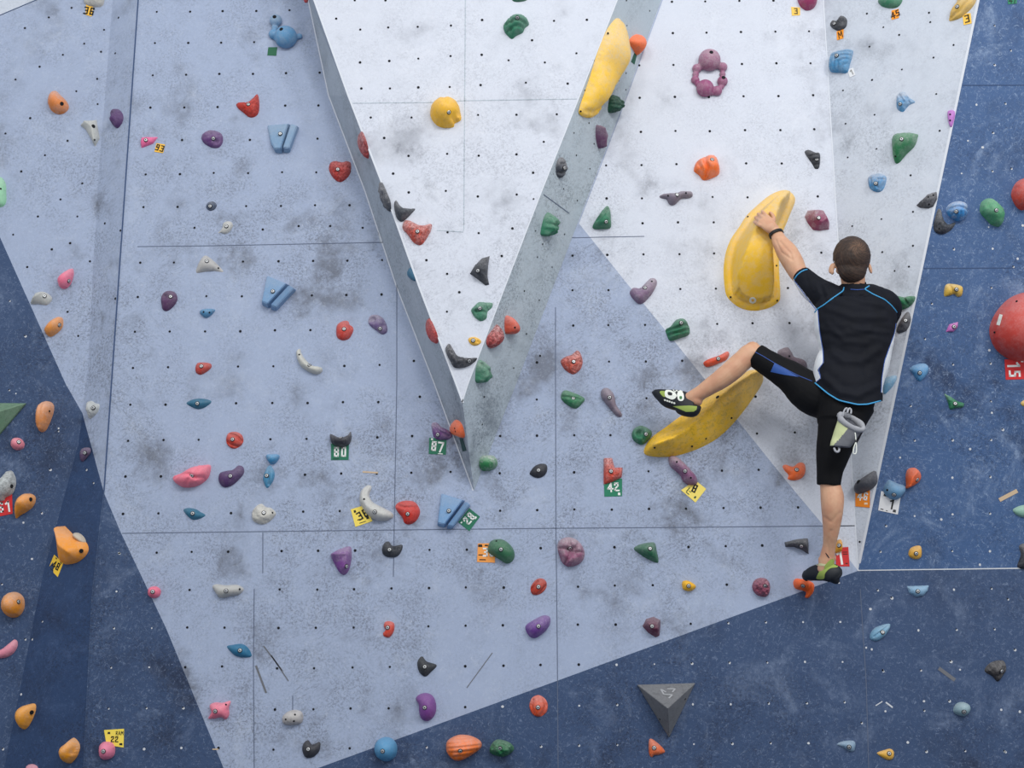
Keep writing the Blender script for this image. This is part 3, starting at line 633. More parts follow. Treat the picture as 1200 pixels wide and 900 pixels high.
hold(1, 0, [(918, 375), (925, 340), (945, 305), (965, 295), (1000, 320), (1025, 345), (1045, 372), (1000, 368), (955, 372)], (184, 182, 180), 'flat beige triangular hold with a bolt and a screw hole', bolt=(970, 325), screws=[(1024, 357)], p=.7, h=.035)
hold(1, 0, [(753, 495), (765, 470), (790, 460), (820, 470), (830, 500), (815, 530), (785, 555), (762, 550), (755, 525)], (86, 52, 92), 'dark purple dimpled hold left of the middle blue grooved slab', bolt=(800, 491), dim=[(776, 492, 16, .02)], chalk=.2)
hold(1, 0, [(935, 560), (950, 548), (1005, 548), (995, 570), (970, 588), (955, 585), (940, 572)], (74, 136, 178), 'small blue hold with two screws under the beige triangular hold', screws=[(955, 563), (982, 565)], h=.03)
hold(1, 0, [(915, 820), (925, 800), (955, 797), (985, 803), (990, 820), (970, 840), (940, 855), (918, 845)], (184, 58, 48), 'small red hold above the teal slim hold', bolt=(944, 817))
slab(1, 1, [([(52, 392), (162, 440), (62, 548), (28, 530), (36, 480)], [.02, .06, .06, .04, .03]), ([(167, 444), (190, 460), (95, 560), (68, 550)], [.06, .045, .045, .06])], (122, 158, 196), 'pale blue grooved slab hold at mid height, middle one of three', (87, 480))
hold(1, 1, [(647, 45), (657, 35), (675, 60), (700, 75), (745, 73), (730, 95), (700, 125), (680, 135), (660, 120), (648, 80)], (68, 73, 82), 'black fin hold touching the coral hold on the white wedge front', p=.7, h=.05, rough=.05, chalk=.35, dark=.5)
hold(1, 1, [(685, 155), (695, 130), (720, 130), (750, 145), (775, 155), (820, 145), (822, 170), (805, 205), (780, 240), (760, 245), (735, 230), (710, 195), (690, 175)], (204, 78, 62), 'coral pitted hold with chalky top below the black fin', bolt=(757, 186), pits=.035, chalk=.75, dark=.6)
hold(1, 1, [(1002, 378), (1025, 340), (1060, 305), (1095, 295), (1088, 340), (1085, 390), (1093, 430), (1075, 433), (1040, 405)], (60, 64, 72), 'black triangular fin hold in the middle of the white wedge front', bolt=(1040, 370), sharp=True, p=.6, h=.06, rough=.05, dark=.4)
hold(1, 1, [(708, 375), (720, 355), (735, 380), (743, 417), (728, 412), (712, 395)], (46, 108, 140), 'small teal hold on the narrow left face of the wedge', h=.018, chalk=.15)
hold(1, 1, [(1008, 550), (1025, 530), (1045, 513), (1075, 515), (1108, 518), (1105, 540), (1085, 560), (1080, 590), (1055, 603), (1030, 590), (1015, 570)], (70, 132, 106), 'green lumpy hold above the small yellow hold near the wedge tip', bolt=(1049, 546), rough=.12, cut=[([(1030, 560), (1075, 565)], 6, .015), ([(1070, 520), (1085, 555)], 5, .012)], chalk=.3)
hold(1, 1, [(995, 695), (1000, 682), (1025, 678), (1050, 690), (1055, 705), (1035, 718), (1010, 715)], (238, 184, 56), 'small yellow hold near the wedge tip above the black crescent', bolt=(1018, 696), dim=[(1040, 703, 7, .008)])
hold(1, 1, [(887, 730), (905, 707), (925, 735), (945, 765), (990, 775), (1038, 775), (1010, 805), (975, 820), (930, 820), (910, 790), (895, 760)], (66, 68, 76), 'black crescent hold at the bottom of the white wedge front', bolt=(1000, 792), rough=.08, dark=.6, chalk=.5, h=.05)
hold(1, 1, [(375, 650), (380, 620), (405, 603), (430, 603), (438, 620), (452, 630), (455, 650), (435, 685), (405, 693), (380, 680)], (198, 66, 56), 'red oval hold with a notch left of the mauve dimpled hold', bolt=(413, 643), cut=[([(428, 608), (445, 640)], 6, .015)])
hold(1, 1, [(525, 605), (535, 578), (565, 573), (595, 590), (613, 625), (613, 655), (590, 665), (560, 645), (535, 625)], (114, 94, 140), 'mauve hold with a deep dimple left of the wedge', bolt=(582, 641), dim=[(549, 600, 16, .035), (595, 630, 12, .012)], chalk=.6)
hold(1, 1, [(188, 745), (205, 732), (210, 750), (225, 775), (260, 810), (305, 820), (308, 840), (285, 853), (245, 840), (210, 815), (192, 780)], (200, 200, 192), 'bone white banana hold in the left panel', bolt=(250, 812), screws=[(203, 763)], h=.04)
hold(1, 1, [(795, 610), (808, 593), (825, 620), (845, 670), (850, 705), (835, 712), (812, 690), (798, 650)], (202, 60, 54), 'red rough hold low on the narrow left face of the wedge', pits=.03, dark=.5, chalk=.4, h=.022)
hold(1, 1, [(1090, 715), (1095, 680), (1120, 645), (1140, 622), (1155, 650), (1160, 690), (1140, 715), (1110, 735)], (188, 84, 82), 'dull red speckled hold on the right wedge face', pits=.04, dark=.8, chalk=.6, h=.05)
hold(1, 2, [(-20, 590), (0, 583), (20, 610), (32, 640), (22, 665), (0, 668), (-20, 660)], (218, 96, 74), 'salmon orange hold beside the dull red speckled hold', screws=[(12, 635)], h=.06, chalk=.3)
hold(1, 1, [(1040, 870), (1045, 820), (1060, 790), (1080, 800), (1090, 830), (1103, 860), (1095, 880), (1060, 898), (1042, 893)], (70, 132, 104), 'green rough hold low on the right wedge face', rough=.14, h=.06, cut=[([(1060, 810), (1085, 860)], 6, .012)], chalk=.4)
hold(1, 2, [(150, 180), (165, 120), (182, 97), (200, 110), (218, 145), (210, 180), (185, 208), (152, 205)], (54, 124, 94), 'green rough hold halfway up the right wedge face', rough=.16, h=.07, rscale=45, cut=[([(165, 150), (205, 160)], 6, .012)])
hold(1, 2, [(380, 150), (410, 100), (445, 60), (460, 75), (465, 120), (463, 162), (420, 168), (385, 167)], (56, 122, 92), 'green triangular hold with a slanting groove right of the wedge', bolt=(441, 140), cut=[([(400, 135), (425, 118), (445, 85)], 8, .022)], rough=.07, h=.07)
hold(1, 2, [(692, 15), (715, 5), (765, 5), (790, -5), (840, -5), (848, 15), (830, 25), (795, 28), (765, 55), (740, 55), (725, 30), (700, 25)], (122, 112, 128), 'grey mauve bone-shaped hold between green and yellow volume', bolt=(773, 15), screws=[(732, 18), (815, 6)], h=.05)
hold(1, 2, [(553, 465), (570, 445), (600, 448), (620, 430), (650, 402), (675, 405), (680, 430), (660, 470), (645, 490), (620, 515), (595, 522), (570, 500), (558, 485)], (128, 104, 132), 'mauve hold with purple underside on the slanting paint line', bolt=(623, 450), screws=[(655, 420)], dim=[(595, 460, 14, .012), (590, 500, 18, -.015)], chalk=.6)
hold(1, 2, [(722, 640), (745, 625), (770, 595), (800, 590), (822, 605), (836, 640), (830, 665), (790, 680), (745, 693), (730, 670)], (46, 118, 86), 'green block hold with deep lengthwise grooves below the mauve one', bolt=(792, 615), cut=[([(726, 650), (770, 645), (825, 625)], 8, .03), ([(735, 672), (790, 662), (832, 645)], 7, .02)], h=.08)
hold(1, 2, [(228, 790), (250, 770), (280, 760), (305, 740), (322, 755), (332, 795), (320, 830), (290, 852), (260, 840), (240, 820)], (206, 92, 76), 'coral pitted hold in the pale panel right of the wedge', bolt=(289, 796), pits=.035, dark=.7, chalk=.6)
hold(1, 2, [(898, 800), (920, 782), (970, 765), (1010, 745), (1020, 760), (1005, 785), (960, 805), (915, 818)], (218, 84, 58), 'orange red bar hold above the climber\'s raised shin', bolt=(967, 782), h=.035)
hold(1, 3, [(45, 750), (90, 725), (110, 745), (125, 770), (170, 785), (185, 810), (170, 830), (100, 800)], (120, 104, 116), 'mauve grey hold behind the climber\'s raised thigh', screws=[(100, 770)])
# yellow volumes
q8 = lambda pts: [((840+x/5.625-600)*4, (210+y/5.625-225)*4) for x, y in pts]
hold(1, 2, q8([(45, 600), (55, 500), (90, 400), (150, 310), (200, 235), (280, 160), (350, 105), (420, 75), (470, 75), (510, 110), (515, 150), (490, 215), (460, 290), (435, 350), (415, 450), (410, 560), (415, 680), (418, 780), (400, 815), (340, 850), (250, 868), (170, 855), (110, 820), (65, 770), (50, 700)]), (244, 194, 54), 'large upright yellow volume with raised ridge gripped by the climber\'s hand',
     screws=q8([(477, 93), (204, 247), (90, 778), (399, 801), (393, 571)]), plateau=q8([(265, 300), (215, 400), (150, 560), (112, 690), (108, 790), (240, 830), (350, 800), (345, 720), (320, 560), (320, 450), (332, 370), (370, 250), (462, 135), (440, 130), (360, 195)]), p=1.0, h=.20, rim=34, fade=[(q8([(240, 872)])[0], q8([(225, 520)])[0]), (q8([(490, 80)])[0], q8([(410, 250)])[0])], cells=2200, chalk=.5, dark=.05, grit=.2, name='climbing_volume', key='vol2')
q3 = lambda pts: [((740+x/7.5-600)*4, (430+y/7.5-450)*4) for x, y in pts]
hold(2, 2, q3([(118, 745), (180, 773), (340, 777), (520, 735), (700, 655), (830, 560), (960, 420), (1080, 260), (1160, 130), (1168, 65), (1120, 20), (1040, 15), (960, 80), (820, 160), (700, 230), (600, 310), (500, 390), (430, 425), (300, 520), (190, 600), (130, 680)]), (250, 198, 50), 'large slanting yellow volume the climber\'s raised heel rests on',
     wells=q3([(755, 270)]), screws=q3([(203, 713), (533, 700), (655, 630), (880, 450)]), ridge=q3([(200, 705), (350, 650), (480, 570), (600, 470), (690, 370), (760, 290), (880, 195), (1040, 90), (1120, 60)]), p=.85, h=.14, dim=[(*q3([(430, 520)])[0], 70, .03), (*q3([(900, 330)])[0], 60, -.012)], cells=1800, chalk=.35, dark=.3, grit=.2, name='climbing_volume', key='vol3')
# right
hold(1, 3, [(175, 110), (190, 80), (240, 78), (280, 110), (292, 140), (290, 170), (245, 175), (215, 172), (190, 140)], (142, 66, 100), 'crimson faceted hold right of the upright yellow volume', bolt=(237, 123), sharp=True, plateau=[(215, 100), (250, 100), (270, 140), (240, 155), (210, 130)], p=.8, h=.07, chalk=.75)
hold(1, 3, [(692, 60), (720, 35), (750, 8), (790, -5), (792, 30), (775, 65), (750, 75), (710, 72)], (76, 78, 86), 'charcoal wedge hold on the white facet beside the blue shell hold', screws=[(752, 25), (775, 15), (755, 58)], rough=.06, dark=.5, chalk=.4, sharp=True)
hold(1, 3, [(785, 120), (800, 78), (815, 85), (822, 120), (845, 150), (880, 140), (875, 160), (850, 185), (815, 197), (785, 185), (778, 155)], (66, 70, 78), 'charcoal crescent hold on the blue wall by the white edge', rough=.08, screws=[(803, 172)], dark=.5, chalk=.3)
hold(1, 3, [(840, 75), (860, 50), (895, 40), (930, 50), (940, 75), (935, 110), (910, 132), (880, 130), (850, 105)], (64, 142, 206), 'bright blue shell hold with chalky top on the blue wall', bolt=(882, 92), cut=[([(845, 82), (880, 75), (935, 88)], 6, .015), ([(860, 115), (870, 95)], 4, .01), ([(895, 128), (893, 100)], 4, .01), ([(920, 120), (912, 98)], 4, .01)], chalk=.95, h=.07)
hold(1, 3, [(1000, 70), (1010, 40), (1045, 25), (1080, 50), (1110, 85), (1110, 130), (1090, 158), (1055, 150), (1025, 120), (1003, 95)], (80, 158, 112), 'mint green hold at upper right of the blue wall', bolt=(1068, 87), cut=[([(1020, 75), (1045, 45), (1060, 60)], 5, .01)], dim=[(1040, 105, 25, -.012)], rough=.05, h=.08)
hold(1, 3, [(605, 485), (640, 492), (665, 485), (685, 485), (680, 510), (655, 535), (630, 545), (610, 550), (590, 520)], (38, 114, 74), 'green hold partly hidden behind the climber\'s right shoulder', h=.07, cut=[([(640, 498), (660, 530)], 6, .02)], key='gsh')
hold(1, 3, [(600, 640), (620, 600), (650, 560), (665, 575), (668, 605), (650, 645), (615, 660), (602, 655)], (66, 68, 76), 'black oval hold right of the climber\'s back', bolt=(645, 603), rough=.06, chalk=.3)
hold(1, 3, [(828, 485), (835, 435), (870, 430), (910, 440), (916, 460), (910, 485), (890, 490), (875, 478), (850, 485)], (222, 182, 74), 'yellow saddle-shaped hold on the blue wall', bolt=(883, 457), cut=[([(850, 440), (870, 480)], 6, .012)], chalk=.4)
hold(1, 3, [(835, 655), (850, 620), (893, 608), (890, 635), (870, 655)], (198, 112, 188), 'small orchid pink diamond hold on the blue wall', bolt=(872, 632), sharp=True, p=.5)
hold(1, 3, [(665, 830), (690, 810), (735, 803), (755, 820), (750, 850), (720, 885), (700, 880), (680, 850)], (84, 154, 206), 'sky blue drop hold below the orchid diamond hold', bolt=(711, 848), chalk=.4)
hold(1, 3, [(1057, 640), (1070, 590), (1100, 540), (1145, 495), (1200, 468), (1270, 460), (1330, 500), (1355, 580), (1350, 680), (1300, 750), (1230, 785), (1160, 782), (1100, 745), (1067, 695)], (206, 72, 62), 'big red ball hold at the right edge above a red card numbered 15', h=.2, p=.5, screws=[(1163, 512), (1062, 657)], cells=900, chalk=.3, dark=.04, grit=.1, key='rball')
hold(1, 3, [(535, 885), (560, 865), (600, 860), (592, 895), (565, 930), (540, 945)], (112, 168, 204), 'light blue hold peeking out at the climber\'s waist', chalk=.5)
# middle left
pyramid(2, 0, [(-190, 90), (125, 92), (0, 238), (-60, 300)], (-75, 150), .10, (98, 132, 106), 'large green pyramid hold cut by the left edge of the photo')
hold(2, 0, [(165, 170), (172, 110), (195, 82), (225, 77), (245, 95), (243, 130), (225, 180), (205, 215), (185, 220), (170, 205)], (236, 152, 88), 'orange oval hold on the navy wall right of the green pyramid', screws=[(232, 127)], h=.09, chalk=.5, cut=[([(205, 100), (200, 150), (190, 195)], 10, .012)])
hold(2, 0, [(48, 275), (60, 253), (90, 252), (110, 275), (105, 298), (80, 308), (55, 298)], (236, 136, 152), 'small round pink hold below the orange oval hold', bolt=(88, 272), h=.05)
hold(2, 0, [(-40, 480), (0, 440), (25, 408), (50, 405), (67, 440), (65, 480), (48, 515), (20, 530), (10, 545), (-30, 540)], (190, 196, 196), 'pale grey curved hold above a red card numbered 61', wells=[(52, 478)], chalk=.4, dark=.5, h=.08)
hold(2, 0, [(63, 600), (70, 560), (90, 525), (125, 510), (155, 520), (160, 545), (145, 575), (115, 598), (85, 615), (68, 628)], (244, 156, 52), 'orange pointed hold just right of the red 61 card', wells=[(143, 540)], h=.08, chalk=.4, dim=[(100, 560, 16, -.01)])
hold(2, 0, [(405, 85), (425, 78), (440, 88), (460, 95), (455, 125), (435, 150), (415, 162), (406, 130)], (186, 190, 190), 'pale grey small hold on the narrow return near the slanting navy edge', rough=.1, bolt=(437, 112))
hold(2, 0, [(375, 320), (385, 300), (415, 298), (420, 318), (405, 340), (385, 362), (375, 355)], (84, 58, 98), 'small dull purple hold at the navy paint edge', bolt=(398, 323))
hold(2, 0, [(265, 810), (268, 720), (285, 665), (300, 675), (345, 715), (365, 728), (390, 740), (400, 775), (380, 810), (345, 835), (300, 845), (275, 835)], (246, 158, 56), 'big orange horn hold above a yellow card numbered 48', wells=[(382, 783)], ridge=[(288, 680), (310, 760), (350, 790)], p=.6, h=.09, chalk=.35, dark=.05, cells=500)
hold(2, 0, [(342, 712), (348, 697), (368, 698), (390, 718), (398, 742), (385, 748), (360, 732)], (200, 186, 168), 'small beige hold tucked behind the big orange horn hold', h=.04)
hold(2, 0, [(872, 88), (905, 70), (950, 67), (990, 80), (965, 105), (930, 117), (895, 105)], (38, 104, 134), 'teal slim eye-shaped hold, uppermost of the teal ones', bolt=(925, 92), p=.8, chalk=.15)
hold(2, 0, [(1058, 260), (1068, 230), (1100, 222), (1130, 235), (1140, 265), (1125, 290), (1095, 302), (1068, 288)], (194, 62, 46), 'red round hold with a diagonal groove above the purple bean', bolt=(1090, 260), cut=[([(1065, 268), (1085, 285), (1118, 295)], 5, .015), ([(1078, 235), (1110, 245), (1135, 270)], 6, .015)], chalk=.3)
hold(2, 0, [(808, 430), (845, 415), (890, 390), (940, 378), (982, 377), (980, 415), (965, 445), (920, 475), (860, 482), (825, 465), (808, 448)], (242, 126, 146), 'large pink chiselled hold left of the purple bean hold', bolt=(900, 430), cut=[([(815, 440), (850, 425), (895, 430), (920, 445), (965, 440)], 8, .015), ([(850, 425), (870, 400)], 6, .01), ([(920, 445), (940, 395)], 6, .01), ([(870, 478), (895, 450)], 6, .01)], p=.5, h=.08, chalk=.2)
hold(2, 0, [(1022, 440), (1030, 415), (1060, 405), (1090, 400), (1115, 380), (1138, 388), (1142, 415), (1120, 445), (1085, 475), (1050, 483), (1030, 468)], (82, 54, 102), 'dark purple bean hold right of the pink chiselled hold', bolt=(1080, 432), chalk=.2)
hold(2, 0, [(858, 590), (880, 580), (915, 585), (940, 600), (962, 615), (930, 633), (900, 635), (875, 615)], (38, 108, 138), 'teal leaf hold beneath the pink chiselled hold', bolt=(903, 607), p=.8, chalk=.15)
hold(2, 1, [(-20, 600), (0, 570), (25, 560), (45, 575), (70, 580), (92, 603), (85, 620), (60, 645), (30, 657), (0, 650), (-18, 635)], (202, 200, 192), 'bone white rock hold with a brown top', bolt=(37, 604), screws=[(77, 604)], rough=.08, dark=.3)
hold(2, 1, [(45, 332), (75, 327), (105, 330), (108, 345), (90, 370), (70, 375), (55, 360)], (68, 144, 192), 'small blue triangular hold, upper of a touching blue pair', h=.04, chalk=.4)
hold(2, 1, [(32, 440), (45, 400), (65, 380), (85, 410), (83, 445), (65, 475), (50, 487), (38, 465)], (68, 140, 180), 'blue pointed oval hold, lower of a touching blue pair', bolt=(50, 430), cut=[([(65, 395), (60, 470)], 5, .01)], chalk=.3)
hold(2, 1, [(345, 232), (365, 238), (395, 250), (425, 240), (442, 220), (446, 250), (435, 280), (405, 295), (370, 288), (350, 268)], (50, 50, 58), 'black bowl-shaped hold above a green card numbered 80', bolt=(397, 254), chalk=.3, h=.06)
hold(2, 1, [(822, 185), (845, 178), (870, 200), (900, 215), (920, 240), (900, 258), (860, 262), (835, 250), (825, 215)], (108, 66, 128), 'purple swirled hold above a green card numbered 87', bolt=(852, 238), cut=[([(835, 190), (860, 225), (905, 245)], 5, .014)], chalk=.6)
hold(2, 1, [(905, 210), (920, 175), (940, 172), (960, 195), (972, 240), (965, 255), (945, 248), (915, 235)], (255, 112, 48), 'bright orange hold on the wedge near its tip', screws=[(937, 222), (933, 208)], h=.03, chalk=.35, pl=vl_plane(500))
hold(2, 1, [(1035, 370), (1040, 340), (1070, 332), (1110, 332), (1132, 355), (1128, 385), (1100, 402), (1060, 403), (1040, 390)], (60, 140, 86), 'green hold with a white chalked top at the very tip of the wedge', rough=.06, chalk=1.0, h=.07, pl=Y0)
hold(2, 1, [(483, 545), (490, 500), (515, 475), (535, 473), (540, 485), (530, 520), (545, 550), (580, 570), (635, 600), (640, 625), (600, 640), (560, 635), (520, 610), (495, 575)], (200, 200, 196), 'bone white claw hold over a yellow card numbered 36', bolt=(557, 600), screws=[(507, 540)], cut=[([(520, 480), (510, 520), (530, 565)], 6, .012), ([(545, 575), (600, 605)], 6, .008)], h=.06)
hold(2, 1, [(652, 575), (665, 555), (700, 545), (740, 550), (762, 575), (768, 605), (750, 640), (720, 657), (695, 650), (685, 625), (665, 600)], (204, 42, 26), 'bright red smooth shield hold right of the bone claw hold', bolt=(711, 610), cut=[([(665, 570), (700, 582), (760, 578)], 6, .010)], chalk=.25, dark=.25)
slab(2, 1, [([(868, 513), (982, 547), (885, 675), (850, 665), (857, 600)], [.02, .06, .06, .04, .03]), ([(987, 551), (1006, 569), (920, 681), (891, 678)], [.06, .045, .045, .06])], (120, 160, 202), 'pale blue grooved slab hold beside a green card numbered 28', (906, 602))
hold(2, 1, [(590, 775), (600, 745), (622, 737), (640, 758), (685, 753), (680, 785), (660, 808), (625, 812), (597, 800)], (44, 48, 56), 'black bird-shaped hold below the red shield hold', bolt=(626, 777), dim=[(668, 772, 8, .012)], cut=[([(640, 745), (650, 775)], 5, .012)], chalk=.15)
hold(2, 1, [(348, 800), (365, 785), (395, 770), (440, 760), (447, 800), (440, 850), (425, 885), (405, 893), (385, 875), (365, 840)], (118, 60, 140), 'violet wedge hold with a grey top left of the black bird-shaped hold', bolt=(425, 855), ridge=[(365, 800), (400, 800), (430, 800), (415, 860)], p=.6, chalk=.5, h=.06)
hold(2, 1, [(1085, 780), (1095, 740), (1125, 725), (1160, 728), (1195, 755), (1212, 790), (1205, 825), (1175, 840), (1140, 820), (1105, 800)], (56, 112, 80), 'smooth green hold over an orange card numbered 30', bolt=(1148, 776), screws=[(1127, 737)], h=.07, chalk=.2)
hold(2, 2, [(83, 415), (105, 385), (135, 372), (162, 378), (165, 405), (150, 430), (120, 440), (90, 428)], (44, 46, 54), 'small black nugget hold below right of the wedge tip', bolt=(124, 405), chalk=.1)
hold(2, 2, [(230, 50), (245, 28), (280, 35), (340, 65), (325, 95), (300, 113), (270, 103), (235, 75)], (50, 120, 82), 'green angular hold left of the long mauve grey hold', bolt=(287, 68), rough=.05, cut=[([(240, 60), (320, 75)], 5, .010)])
hold(2, 2, [(417, 35), (430, 17), (455, 18), (480, 50), (490, 95), (515, 135), (512, 152), (492, 148), (465, 120), (440, 90), (420, 60)], (132, 118, 132), 'long mauve grey finger hold', bolt=(457, 64), h=.05)
hold(2, 2, [(562, 235), (575, 205), (605, 192), (640, 205), (658, 225), (650, 250), (625, 275), (605, 282), (575, 265)], (46, 116, 84), 'green ring-like hold with a hollow at the slanting volume\'s tip', bolt=(628, 236), dim=[(596, 233, 20, .045)], cut=[([(610, 200), (615, 265)], 4, .012)], cells=450, h=.06)
hold(2, 2, [(430, 345), (470, 345), (482, 390), (520, 390), (515, 435), (480, 455), (430, 472)], (208, 78, 60), 'coral L-shaped pitted hold above a green card numbered 42', bolt=(464, 410), pits=.03, dark=.5, chalk=.6, sharp=True, p=.45)
hold(2, 2, [(735, 345), (755, 333), (790, 350), (830, 390), (865, 430), (870, 465), (840, 473), (810, 460), (785, 420), (745, 385)], (132, 82, 120), 'long maroon bean hold above a yellow card numbered 8', bolt=(811, 409), screws=[(838, 440), (772, 366)], chalk=.6, h=.06)
hold(2, 2, [(213, 760), (225, 730), (260, 715), (300, 725), (330, 755), (342, 795), (325, 835), (275, 855), (240, 840), (222, 800)], (146, 92, 120), 'dusty mauve ring hold of lumps around a pale hollow', bolt=(272, 770), dim=[(278, 785, 26, .06)], cut=[([(225, 770), (260, 775)], 6, .02), ([(265, 718), (272, 755)], 6, .02), ([(335, 790), (300, 790)], 6, .02), ([(250, 840), (268, 810)], 6, .02), ([(315, 745), (295, 770)], 6, .02)], rough=.06, cells=550, chalk=.7, h=.08)
hold(2, 2, [(572, 770), (600, 750), (650, 740), (672, 745), (680, 780), (688, 820), (682, 837), (640, 820), (600, 795)], (40, 104, 74), 'smooth dark green triangular hold between mauve ring and black wedge holds', bolt=(647, 772), p=.7, h=.06)
# lower right
hold(2, 3, [(70, 385), (85, 376), (118, 386), (145, 368), (170, 370), (178, 400), (165, 435), (130, 450), (95, 445), (98, 425), (80, 405)], (250, 112, 50), 'orange mitten-shaped hold left of the climber\'s standing leg', bolt=(134, 402), chalk=.3)
hold(2, 3, [(398, 490), (405, 465), (440, 440), (490, 405), (505, 420), (507, 460), (480, 490), (430, 513), (405, 508)], (76, 78, 86), 'charcoal half-moon hold above an orange card by the white facet\'s foot', wells=[(428, 460)], h=.07, rough=.03, chalk=.2)
hold(2, 3, [(652, 470), (650, 430), (660, 400), (690, 392), (715, 410), (722, 440), (705, 465), (670, 485), (650, 490)], (242, 104, 44), 'orange drop hold touching the light blue half-round hold', bolt=(698, 448), ridge=[(656, 480), (668, 440), (690, 415)], p=.6, h=.06, chalk=.3)
hold(2, 3, [(545, 490), (560, 460), (575, 450), (610, 465), (648, 480), (640, 515), (610, 542), (575, 538), (550, 515)], (104, 152, 190), 'light blue half-round hold over a white card numbered 1', bolt=(590, 519), screws=[(557, 497)], h=.06, chalk=.3)
hold(2, 3, [(828, 45), (840, 50), (860, 60), (890, 80), (920, 90), (915, 108), (885, 112), (855, 118), (845, 85)], (38, 124, 84), 'small green spiky hold on the blue wall', bolt=(877, 92), rough=.08)
hold(2, 3, [(660, 795), (670, 770), (700, 758), (720, 765), (720, 810), (695, 822), (668, 812)], (228, 172, 62), 'small yellow hold just above the blue wall\'s horizontal crease', bolt=(694, 795))
hold(2, 3, [(80, 740), (140, 725), (190, 720), (192, 760), (195, 797), (160, 775), (125, 762), (85, 762)], (54, 58, 66), 'black wedge hold left of the climber\'s lower foot', bolt=(156, 760), sharp=True, p=.5, h=.06)
hold(2, 3, [(315, 765), (325, 735), (345, 728), (350, 760), (345, 785), (318, 790)], (236, 166, 38), 'small amber hold behind the climber\'s lower ankle', bolt=(333, 757), h=.05)
hold(2, 3, [(1150, 590), (1180, 572), (1220, 570), (1230, 620), (1195, 625), (1165, 612)], (142, 186, 166), 'pale sage hold cut by the right edge of the photo')
hold(2, 3, [(1185, 90), (1200, 76), (1225, 80), (1222, 102), (1197, 104)], (226, 192, 110), 'tiny cream yellow hold cut by the right edge')
hold(2, 3, [(1172, 858), (1188, 800), (1180, 760), (1210, 750), (1240, 800), (1220, 862)], (48, 50, 58), 'black hold cut by the right edge at the horizontal crease')
# bottom left
hold(3, 0, [(3, 135), (15, 95), (45, 73), (80, 78), (103, 105), (103, 150), (80, 185), (45, 193), (15, 175)], (242, 152, 46), 'orange ball hold with a dusty top near the left edge', bolt=(88, 121), h=.11, chalk=.6)
hold(3, 0, [(-40, 350), (0, 345), (40, 315), (65, 297), (80, 310), (75, 340), (50, 370), (10, 385), (-40, 380)], (226, 140, 160), 'pink curved hold at the left edge below the orange ball hold')
hold(3, 0, [(77, 650), (85, 620), (120, 602), (155, 598), (160, 625), (145, 670), (120, 712), (100, 720), (82, 690)], (242, 162, 46), 'orange shield hold on the dark navy return, bottom left', wells=[(147, 640)], h=.08, chalk=.3)
hold(3, 0, [(285, 800), (310, 785), (330, 758), (355, 780), (360, 810), (345, 850), (315, 880), (290, 860)], (242, 158, 38), 'orange horn hold with dark top at the bottom left', h=.09, p=.6, cut=[([(345, 830), (358, 800)], 6, .02)], chalk=.5)
hold(3, 0, [(118, 900), (130, 885), (155, 883), (175, 900), (165, 940), (125, 940)], (214, 142, 160), 'dusty pink hold cut by the bottom edge of the photo')
hold(3, 0, [(690, 75), (700, 52), (730, 48), (750, 65), (745, 92), (720, 103), (697, 95)], (242, 122, 148), 'small round pink hold on the slanting edge between navy and pale blue', bolt=(716, 74), h=.05, chalk=.1)
hold(3, 0, [(462, 800), (480, 778), (520, 780), (535, 805), (530, 840), (505, 860), (470, 858), (461, 830)], (238, 132, 162), 'pink cushion hold beneath a yellow card marked RAM', bolt=(486, 822), h=.06, chalk=.15)
hold(3, 0, [(985, 600), (1010, 592), (1040, 594), (1078, 586), (1070, 620), (1072, 650), (1055, 673), (1035, 662), (1005, 668), (973, 668), (988, 640), (980, 615)], (242, 126, 150), 'pink star-shaped hold in the lower left panel', bolt=(1010, 634), screws=[(1059, 603)], h=.05, chalk=.3, dark=.2)
hold(3, 0, [(1062, 330), (1090, 322), (1130, 318), (1160, 335), (1178, 375), (1140, 382), (1105, 375), (1080, 355)], (34, 110, 148), 'bright teal fish-shaped hold, lowest of the teal ones', bolt=(1125, 349), p=.7, chalk=.1)
hold(3, 0, [(993, 50), (1010, 37), (1060, 42), (1110, 40), (1140, 60), (1120, 85), (1075, 95), (1030, 102), (1010, 80)], (184, 184, 180), 'bone grey elongated hold above the bright teal fish-shaped hold', bolt=(1060, 70), screws=[(1124, 62)], h=.045)
hold(3, 1, [(598, 235), (605, 215), (630, 212), (648, 225), (645, 260), (625, 287), (600, 283), (595, 268), (607, 252)], (208, 60, 36), 'small red kidney hold alone in the lower pale panel', bolt=(617, 242))
hold(3, 1, [(755, 410), (765, 385), (780, 377), (800, 400), (847, 418), (820, 450), (793, 472), (765, 450)], (44, 48, 54), 'black triangular hold above the violet kidney hold', bolt=(791, 426), p=.65, chalk=.1)
hold(3, 1, [(748, 575), (765, 555), (800, 548), (830, 565), (844, 605), (838, 650), (810, 678), (780, 675), (765, 645), (762, 605)], (122, 66, 142), 'violet smooth kidney hold just above the navy paint line', bolt=(791, 617), h=.06, chalk=.15, dark=.02)
hold(3, 1, [(120, 665), (140, 640), (175, 627), (210, 635), (220, 660), (210, 690), (170, 700), (130, 695)], (186, 182, 180), 'bone grey lump hold with three dark screw holes', screws=[(140, 672), (178, 680), (183, 650)], h=.05, dark=.3)
hold(3, 1, [(215, 810), (225, 780), (245, 770), (262, 790), (298, 778), (298, 815), (280, 840), (255, 853), (228, 848)], (46, 48, 56), 'black heart-shaped hold at the bottom edge', bolt=(245, 812), chalk=.1)
hold(3, 1, [(552, 815), (560, 780), (585, 760), (615, 755), (645, 770), (660, 800), (655, 840), (630, 865), (600, 870), (565, 850)], (84, 150, 194), 'blue ball hold on the navy paint line at the bottom', bolt=(594, 821), h=.09, chalk=.15, dark=.03)
